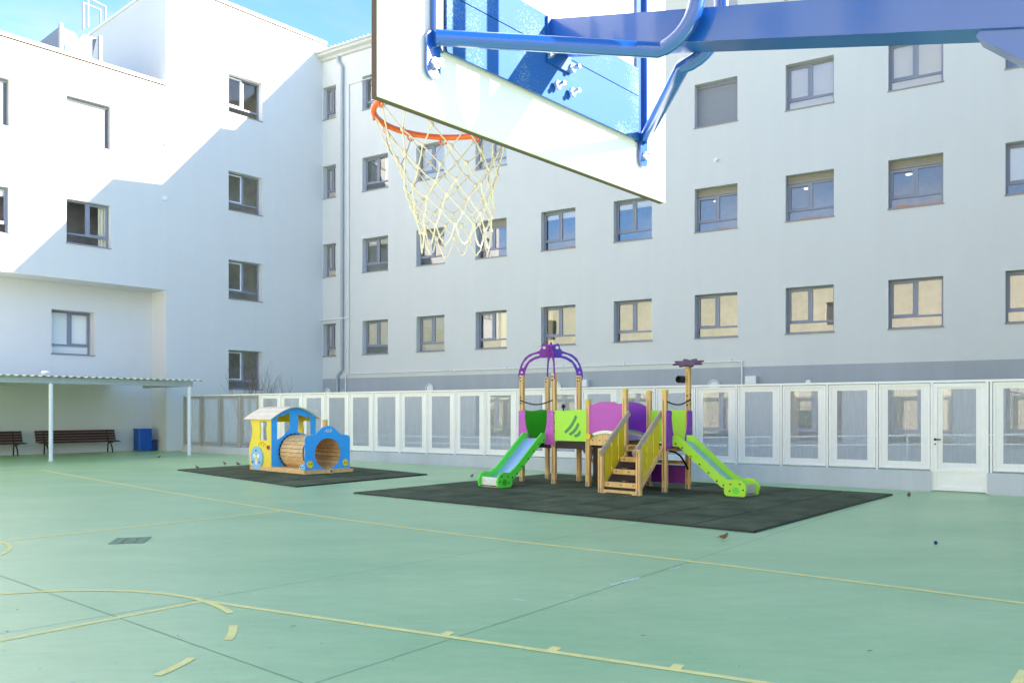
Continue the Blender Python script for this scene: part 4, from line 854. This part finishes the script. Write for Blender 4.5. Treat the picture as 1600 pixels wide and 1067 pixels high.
mb = MB(); mb.add([T(.032, W_/2+v.co.x*1.0, 1.06+v.co.y)-TD*v.co.z for v in me.vertices], [tuple(p.vertices) for p in me.polygons]); mb.build('badge', 'fwhite', nf)
# barrel of staves
k = MB(); NS = 26; rO, rI = .43, .395
for i in range(NS):
    a0_, a1_ = 2*math.pi*i/NS+.014, 2*math.pi*(i+1)/NS-.014; rO = .43+random.uniform(-.004, .004)
    q = lambda r, a, x: T(x, W_/2+r*math.cos(a), HC[1]+r*math.sin(a))
    vs = [q(rI, a0_, .062), q(rI, a1_, .062), q(rO, a1_, .062), q(rO, a0_, .062), q(rI, a0_, 1.57), q(rI, a1_, 1.57), q(rO, a1_, 1.57), q(rO, a0_, 1.57)]
    k.add(vs, [(0, 1, 2, 3), (4, 5, 6, 7), (0, 1, 5, 4), (1, 2, 6, 5), (2, 3, 7, 6), (3, 0, 4, 7)])
bo_ = k.build('barrel', 'woodh', tr)
k = MB(); k.tube([T(.065, W_/2, HC[1]), T(1.565, W_/2, HC[1])], .408, 40, cap=False); k.build('barrel_light_stop', 'brownd', bo_)  # dark sleeve added so no light shows through the stave gaps
for xx in (.45, 1.54):
    k = MB(); k.tube([T(xx, W_/2+(rO+.012)*math.cos(q), HC[1]+(rO+.01)*math.sin(q)) for q in [2*math.pi*i/40 for i in range(40)]], .010, 6, closed=True)
    for i in range(26): a = 2*math.pi*(i+.5)/26; k.ball(T(xx, W_/2+(rO+.015)*math.cos(a), HC[1]+(rO+.015)*math.sin(a)), .017 if xx < 1 else .026, 6, 4)
    k.build('barrel_hoop', 'black', bo_)
k = MB(); k.tube([T(.17, W_/2, .93), T(.17, W_/2, 1.33)], .068, 16); k.build('chimney', 'wood', tr)
# cab
XC = 1.57; arc = lambda x: 1.40+.235*math.sin(math.pi*max(0, min(1, x/W_)))
co = [(0, ZB), (W_, ZB), (W_, 1.38)]+[(W_-W_*i/16, arc(W_-W_*i/16)) for i in range(1, 16)]+[(0, 1.38)]
w1 = smooth([(.15, .86), (.20, .83), (.36, .93), (.47, 1.05), (.53, 1.1), (.53, 1.3), (.52, 1.46), (.48, 1.49), (.33, 1.43), (.18, 1.39), (.15, 1.34), (.16, 1.1)], True, 3)
w2 = smooth([(.75, 1.03), (.80, .98), (1.0, .93), (1.10, .84), (1.13, .88), (1.13, 1.3), (1.11, 1.38), (1.0, 1.38), (.86, 1.42), (.78, 1.45), (.75, 1.40), (.77, 1.25)], True, 3)
dw = circ(W_/2, HC[1], .36, 28)
k = MB(); k.poly([co, w1, w2, dw], lambda x, y, d: T(XC+.025-d, x, y), .025); k.build('cab_front', 'tblue', tr)
k = MB(); k.poly([[(0, 1.25), (W_, 1.25), (W_, 1.38)]+[(W_-W_*i/16, arc(W_-W_*i/16)) for i in range(1, 16)]+[(0, 1.38)]], lambda x, y, d: T(TLn-.10+.025-d, x, y), .025); k.build('cab_back', 'tyellow', tr)
for yy, nm in ((0, 'cab_side'), (W_-.025, 'cab_side')):
    wv = [(XC+.03, ZB), (XC+.03, 1.385), (TLn+.02, 1.385), (TLn-.0, 1.28), (TLn-.07, 1.12), (TLn-.09, 1.0), (TLn-.02, .80), (TLn+.08, .60), (TLn+.09, .4), (TLn+.06, ZB)]
    wn = smooth([(1.80, .84), (1.84, .80), (2.10, .80), (2.16, .84), (2.13, 1.0), (2.16, 1.2), (2.12, 1.27), (1.85, 1.27), (1.80, 1.22), (1.83, 1.05)], True, 3)
    k = MB(); k.poly([wv, wn], lambda x, y, d: T(x, yy+d, y), .025); cs = k.build(nm, 'tyellow', tr)
k = MB(); k.poly([circ(2.27, .33, .30, 32)], lambda x, y, d: T(x, -.035+d, y), .03); wh = k.build('wheel', 'tpale', tr)
k = MB()
for a in range(3):
    q = math.pi/2+a*2*math.pi/3+math.pi/3; k.poly([circ(2.27+.12*math.cos(q), .33+.12*math.sin(q), .055, 14)], lambda x, y, d: T(x, -.040+d, y), .006)
k.poly([circ(2.27, .33, .07, 14)], lambda x, y, d: T(x, -.041+d, y), .006); k.build('wheel_motif', 'fwhite', wh)
k = MB(); k.poly([circ(2.27, .33, .05, 14)], lambda x, y, d: T(x, -.045+d, y), .006); k.build('hub', 'tyellow', wh)
bolts([T(2.27+.2*math.cos(q), -.042, .33+.2*math.sin(q)) for q in (math.pi/2, math.pi/2+2.1, math.pi/2-2.1)], -TW, .022, 'black', wh, 'screws')
k = MB(); k.disc(T(1.72, -.0, .62), -TW, .06, .02, 14); kn = k.build('button', mat('red_pink_button', (.5, .08, .12), .5), tr); bolts([T(1.72, -.021, .62)], -TW, .022, 'bind', kn, 'screws')
k = MB(); k.tube([T(2.22, -.004, .64), T(2.14, -.004, .74), T(1.98, -.004, .75), T(1.78, -.004, .63)], .006, 6); k.tube([T(2.06, -.004, .75), T(2.09, -.004, .66)], .005, 6); k.tube([T(1.93, -.004, .73), T(1.97, -.004, .63)], .005, 6); k.build('engraved_drawing', mat('ochre_groove', (.45, .30, .02), .6), tr)
k = MB(); k.poly([[(.10+.13*math.cos(q), .14+.13*math.sin(q)) for q in [math.pi*i/12 for i in range(13)]]], lambda x, y, d: T(x+.02, -.035+d, y), .025); fw = k.build('front_wheel', 'tpale', tr); bolts([T(.07, -.036, .2), T(.17, -.036, .2)], -TW, .014, 'black', fw, 'screws')
k = MB(); N = 22
for i in range(N):
    a, b = -.09+(W_+.18)*i/N, -.09+(W_+.18)*(i+1)/N-.006
    z = lambda x: 1.385+.25*math.sin(math.pi*max(0., min(1., x/W_)))-(.06*max(0, -x)/.09+.06*max(0, x-W_)/.09)
    k.add([T(XC-.12, a, z(a)), T(XC-.12, b, z(b)), T(TLn+.2, b, z(b)), T(TLn+.2, a, z(a)), T(XC-.12, a, z(a)+.022), T(XC-.12, b, z(b)+.022), T(TLn+.2, b, z(b)+.022), T(TLn+.2, a, z(a)+.022)], [(0, 1, 2, 3), (4, 5, 6, 7), (0, 1, 5, 4), (1, 2, 6, 5), (2, 3, 7, 6), (3, 0, 4, 7)])
k.build('cab_roof', 'woodroof', tr)

# ------------------------------------------------------------------ basketball hoop
HB = .72
BP = Fr((-.423*HB, 2.614*HB), (.654, .756), (.756, -.654))   # t along the board, n towards the court side behind it (camera)
bh = empty('basketball_hoop', 'basketball hoop seen from behind, white board on glossy blue steel arm', 'basketball hoop', BP(.64, 0, 1.9))
BW, BZ0, BZ1 = 1.277, 2.27, 3.22
k = MB(); bx(k, BP, 0, BW, BZ0, BZ1, -.008, 0); bo_ = k.build('backboard', 'boardw', bh)
k = MB(); bx(k, BP, -.001, BW+.001, BZ0-.001, BZ1, -.025, -.0085); k.build('edge_trim', 'boardedge', bo_)
TAB = .16
fr_ = MB()
for t_ in (TAB+.018, BW-TAB-.018):
    bx(fr_, BP, t_-.020, t_+.020, 2.43, BZ1-.05, .004, .010); bx(fr_, BP, t_-.020 if t_ < .6 else t_+.014, t_-.014 if t_ < .6 else t_+.020, 2.43, BZ1-.05, .010, .026)
bx(fr_, BP, .2, BW-.2, BZ1-.09, BZ1-.05, .004, .012)
fr_.build('support_frame', 'blue', bh)
k = MB(); bx(k, BP, TAB+.040, BW-TAB-.040, 2.432, 2.574, .012, .018); bx(k, BP, TAB+.040, BW-TAB-.040, 2.577, 2.665, .012, .018); k.build('steel_plate', 'speck', bh)
for t_ in (TAB, BW-TAB):
    k = MB(); k.poly([rrect(t_-.022, 2.355, t_+.022, 2.47, .02)], lambda x, y, d: BP(x, y, .006+d), .008); tb2 = k.build('bracket_tab', 'blue', bh)
    k = MB(); k.disc(BP(t_, 2.39, .014), BP.n, .014, .009, 6); k.disc(BP(t_, 2.39, .023), BP.n, .007, .018, 8); k.build('bolt', 'chrome', tb2)
t1 = BW/2-.04; AR = .0195
def arm(t0, ta_, name='brace_tube'):
    pts = [BP(t0, 2.452, .02)]
    e_ = .50; dirx = Vector((ta_-t0, 0, 0))
    for q in [i/6 for i in range(1, 7)]: pts.append(BP(t0+(ta_-t0)*q, 2.452, .02+(e_-.11-.02)*q))
    for a in [i*11.25 for i in range(1, 9)]:
        r_ = .11; x = e_-r_+r_*math.sin(math.radians(a)); z = 2.452+r_*(1-math.cos(math.radians(a))); pts.append(BP(ta_+(0 if a else -.0), z, x))
    pts.append(BP(ta_, 3.05, e_)); k = MB(); k.tube(pts, AR, 14); return k.build(name, 'blue', bh)
arm(TAB, .575); arm(BW-TAB, .70)
# main beam, falling towards the post
bz = 2.58; sl_ = -.253
def bm_box(ta_, tb2_, h, s0, s1, z_off=0.):
    k = MB(); a = BP(ta_, bz+z_off+sl_*s0, s0); k.box(a, BP.u*(tb2_-ta_), Vector((0, 0, h)), BP.n*(s1-s0)+Vector((0, 0, sl_*(s1-s0)))); return k
bm_box(.605, .685, .082, .018, 1.62).build('main_beam', 'blue', bh)
k = MB(); bx(k, BP, .59, .70, 2.53, 2.66, .0185, .026); k.build('mounting_plate', 'blue', bh)
for t_, z in ((.60, 2.555), (.70, 2.60), (.70, 2.545), (.63, 2.475), (.70, 2.475)):
    k = MB(); k.disc(BP(t_, z, .026), BP.n, .013, .008, 6); k.disc(BP(t_, z, .034), BP.n, .0065, .022, 8); k.build('bolt', 'chrome', bh)
ps = 1.68; pz = bz+sl_*ps
k = MB(); k.bev(BP(.585, 0, ps-.06), BP.u*.12, BP.n*.12, Z3*(pz+.1), .01); k.build('post', 'blue', bh)
a = BP(.612, bz+sl_*1.09-.012, 1.09); b = BP(.612, pz-.34, ps-.05); k = MB(); k.box(a, BP.u*.066, (b-a), Vector((0, 0, .045))+BP.n*.035); k.build('diagonal_brace', 'blue', bh)
k = MB(); k.bev(BP(.50, 0.004, ps-.15), BP.u*.3, BP.n*.3, Z3*.02, .01); k.build('base_plate', 'blue', bh)
# rim and net
RC = BP(.64, 0, -.439)-BP.u*.0; RC.z = 2.505; RRd = .226
k = MB(); k.tube([RC+Vector((RRd*math.cos(q), RRd*math.sin(q), 0)) for q in [2*math.pi*i/48 for i in range(48)]], .0095, 10, closed=True)
ri = k.build('rim', 'orange', bh)
k = MB(); k.box(BP(.56, 2.49, -.022), BP.u*.16, Z3*.02, -BP.n*.19); bx(k, BP, .57, .71, 2.40, 2.51, -.030, -.0245); k.build('rim_bracket', 'orange', ri)
NN = 12
for i in range(NN):
    a = 2*math.pi*i/NN+.1; c = RC+Vector((RRd*math.cos(a), RRd*math.sin(a), -.012)); tg = Vector((-math.sin(a), math.cos(a), 0)); hk = MB()
    hk.tube([c+tg*.012+Z3*.004, c+tg*.010-Z3*.008, c-Z3*.014, c-tg*.010-Z3*.008, c-tg*.012+Z3*.004], .0035, 6); hk.build('net_hook', 'orange', ri)

rows_n = 8; rr_ = [.222, .192, .168, .152, .140, .130, .122, .114, .108]; zz_ = [0, -.08, -.135, -.186, -.234, -.280, -.322, -.362, -.40]
rnd = random.Random(4); node = {}
for r_ in range(rows_n):
    for i in range(NN):
        a = 2*math.pi*(i+.5*(r_ % 2))/NN+.1+.035*r_+rnd.uniform(-.05, .05)*(r_ > 0); rad = rr_[r_]*(1+rnd.uniform(-.05, .05)*(r_ > 1))
        node[r_, i] = RC+Vector((rad*math.cos(a)+.0045*r_, rad*math.sin(a), zz_[r_]-.015+rnd.uniform(-.006, .006)*(r_ > 0)))
k = MB()
def cord(p, q, s_=.004):
    n = 5; j = Vector((rnd.uniform(-1, 1), rnd.uniform(-1, 1), -1))*s_
    k.tube([p.lerp(q, t/n)+j*math.sin(math.pi*t/n) for t in range(n+1)], .0024, 5, cap=False)
for r_ in range(rows_n-1):
    for i in range(NN):
        j = i if r_ % 2 else (i-1) % NN; j2 = (i+1) % NN if r_ % 2 else i
        cord(node[r_, i], node[r_+1, j]); cord(node[r_, i], node[r_+1, j2])
for i in range(NN):                                # bottom loops
    p, q = node[rows_n-1, i], node[rows_n-1, (i+1) % NN]; n = 8
    k.tube([p.lerp(q, t/n)-Z3*(.055+.012*rnd.random())*math.sin(math.pi*t/n) for t in range(n+1)], .0026, 5, cap=False)
for (r_, i), p in node.items():
    if r_ > 0: k.ball(p, .0068, 6, 4, (1, 1, 1.3))
k.build('net', 'rope', bh)

# ------------------------------------------------------------------ sparrows and small litter
def sparrow(px, py, ang, label, sc_=1., z=0.):
    p = gp(px, py, z); d = Vector((math.cos(ang), math.sin(ang), 0)); s = Vector((-d.y, d.x, 0)); q = lambda x, y, zz: p+(d*x+s*y)*sc_+Z3*zz*sc_
    root = empty('sparrow', label, 'bird', p, 'sparrows on the court')
    k = MB(); k.tube([q(-.055, 0, .050), q(-.04, 0, .048), q(-.015, 0, .050), q(.015, 0, .060), (q(.035, 0, .075)), q(.046, 0, .092), q(.058, 0, .098), q(.068, 0, .094)], [r*sc_ for r in (.006, .018, .030, .031, .024, .018, .016, .006)], 10); k.build('body', 'brown', root)
    k = MB(); k.tube([q(-.02, 0, .040), q(.012, 0, .046), q(.032, 0, .066)], [r*sc_ for r in (.012, .026, .016)], 8); k.build('belly', 'buff', root)
    k = MB(); k.poly([[(-.048, -.010), (-.048, .010), (-.115, .013), (-.115, -.013)]], lambda x, y, dd: q(x, y, .052-.12*(-.048-x)+dd), .004); k.build('tail', 'brown', root)
    for sg in (-1, 1):
        k = MB(); k.poly([smooth([(.02, .07), (-.02, .078), (-.075, .052), (-.03, .045), (.01, .048)], True, 3)], lambda x, y, dd: q(x, sg*(.027+dd-.008*(x < -.03)), y), .006); k.build('wing', 'brown', root)
        k = MB(); k.tube([q(0, sg*.012, .035), q(.008, sg*.012, .012), q(.002, sg*.012, .001)], .0022*sc_, 5); k.tube([q(-.008, sg*.012, .002), q(.02, sg*.012, .002)], .0018*sc_, 5); k.build('leg', 'buff', root)
    k = MB(); k.tube([q(.066, 0, .095), q(.082, 0, .091)], [.005*sc_, .0008*sc_], 6); k.build('beak', 'black', root)
    k = MB(); k.ball(q(.052, 0, .103), .0145*sc_, 8, 5, (1, 1, .7)); k.build('cap', 'black', root)
sparrow(1131, 843.5, .1, 'brown sparrow standing in front of the near corner of the big rubber mat', 0.78)
sparrow(1420, 777, 1.0, 'small brown sparrow near the fence wall left of the white door', 0.88)
sparrow(737.5, 745.5, .9, 'small brown sparrow on the green floor between the train and the left slide', 0.68)
sparrow(351, 726.3, 2.4, 'small brown sparrow just behind the train mat, left of the other one there', 0.88)
sparrow(372, 727.5, 2.6, 'small brown sparrow just behind the train mat, nearest the train wheel', 0.95)
sparrow(308, 732.3, 3.0, 'small brown sparrow on the left tip of the train mat', 0.75, .03)
sparrow(248, 716, .3, 'small brown sparrow alone on the floor in front of the blue bin', 0.75)
k = MB(); k.ball(gp(1462, 850, .0)+Z3*.02, .022, 10, 8); tag(k.build('small_ball', 'bind'), 'tiny dark blue ball lying on the court at the right', 'ball')
lf = mat('dry_leaf', (.30, .17, .07), .8)
for i, (x, y, lb_) in enumerate(((457, 979.5, 'dry brown leaf on the court right of the dashed free throw arc'), (1005, 994, 'tiny reddish leaf on the court between the two long yellow lines'), (1359, 1018, 'dark dry leaf on the court towards the lower right corner'))):
    c = gp(x, y); k = MB(); k.poly([smooth([(-.018, 0), (-.006, .008), (.012, .006), (.021, 0), (.009, -.007), (-.007, -.008)], True, 3)], lambda a, b, d: c+Vector((a, b, .006+d+abs(b)*.5+a*.1)), .001); tag(k.build('fallen_leaf', lf), lb_, 'leaf')
rndl = random.Random(12)
k = MB()
for i in range(90):
    x, y = rndl.uniform(-40, 1640), 700+370*rndl.random()**.8; p = gp(x, max(y, 712)); s_ = rndl.uniform(.004, .010)
    k.ball(p+Z3*.006, s_, 5, 3, (1, 1, .4))
o = k.build('floor_litter', mat('pale_grit', (.55, .56, .50), .8)); o['kind'] = 'stuff'; tag(o, 'scattered pale grit specks over the green court floor', 'grit')
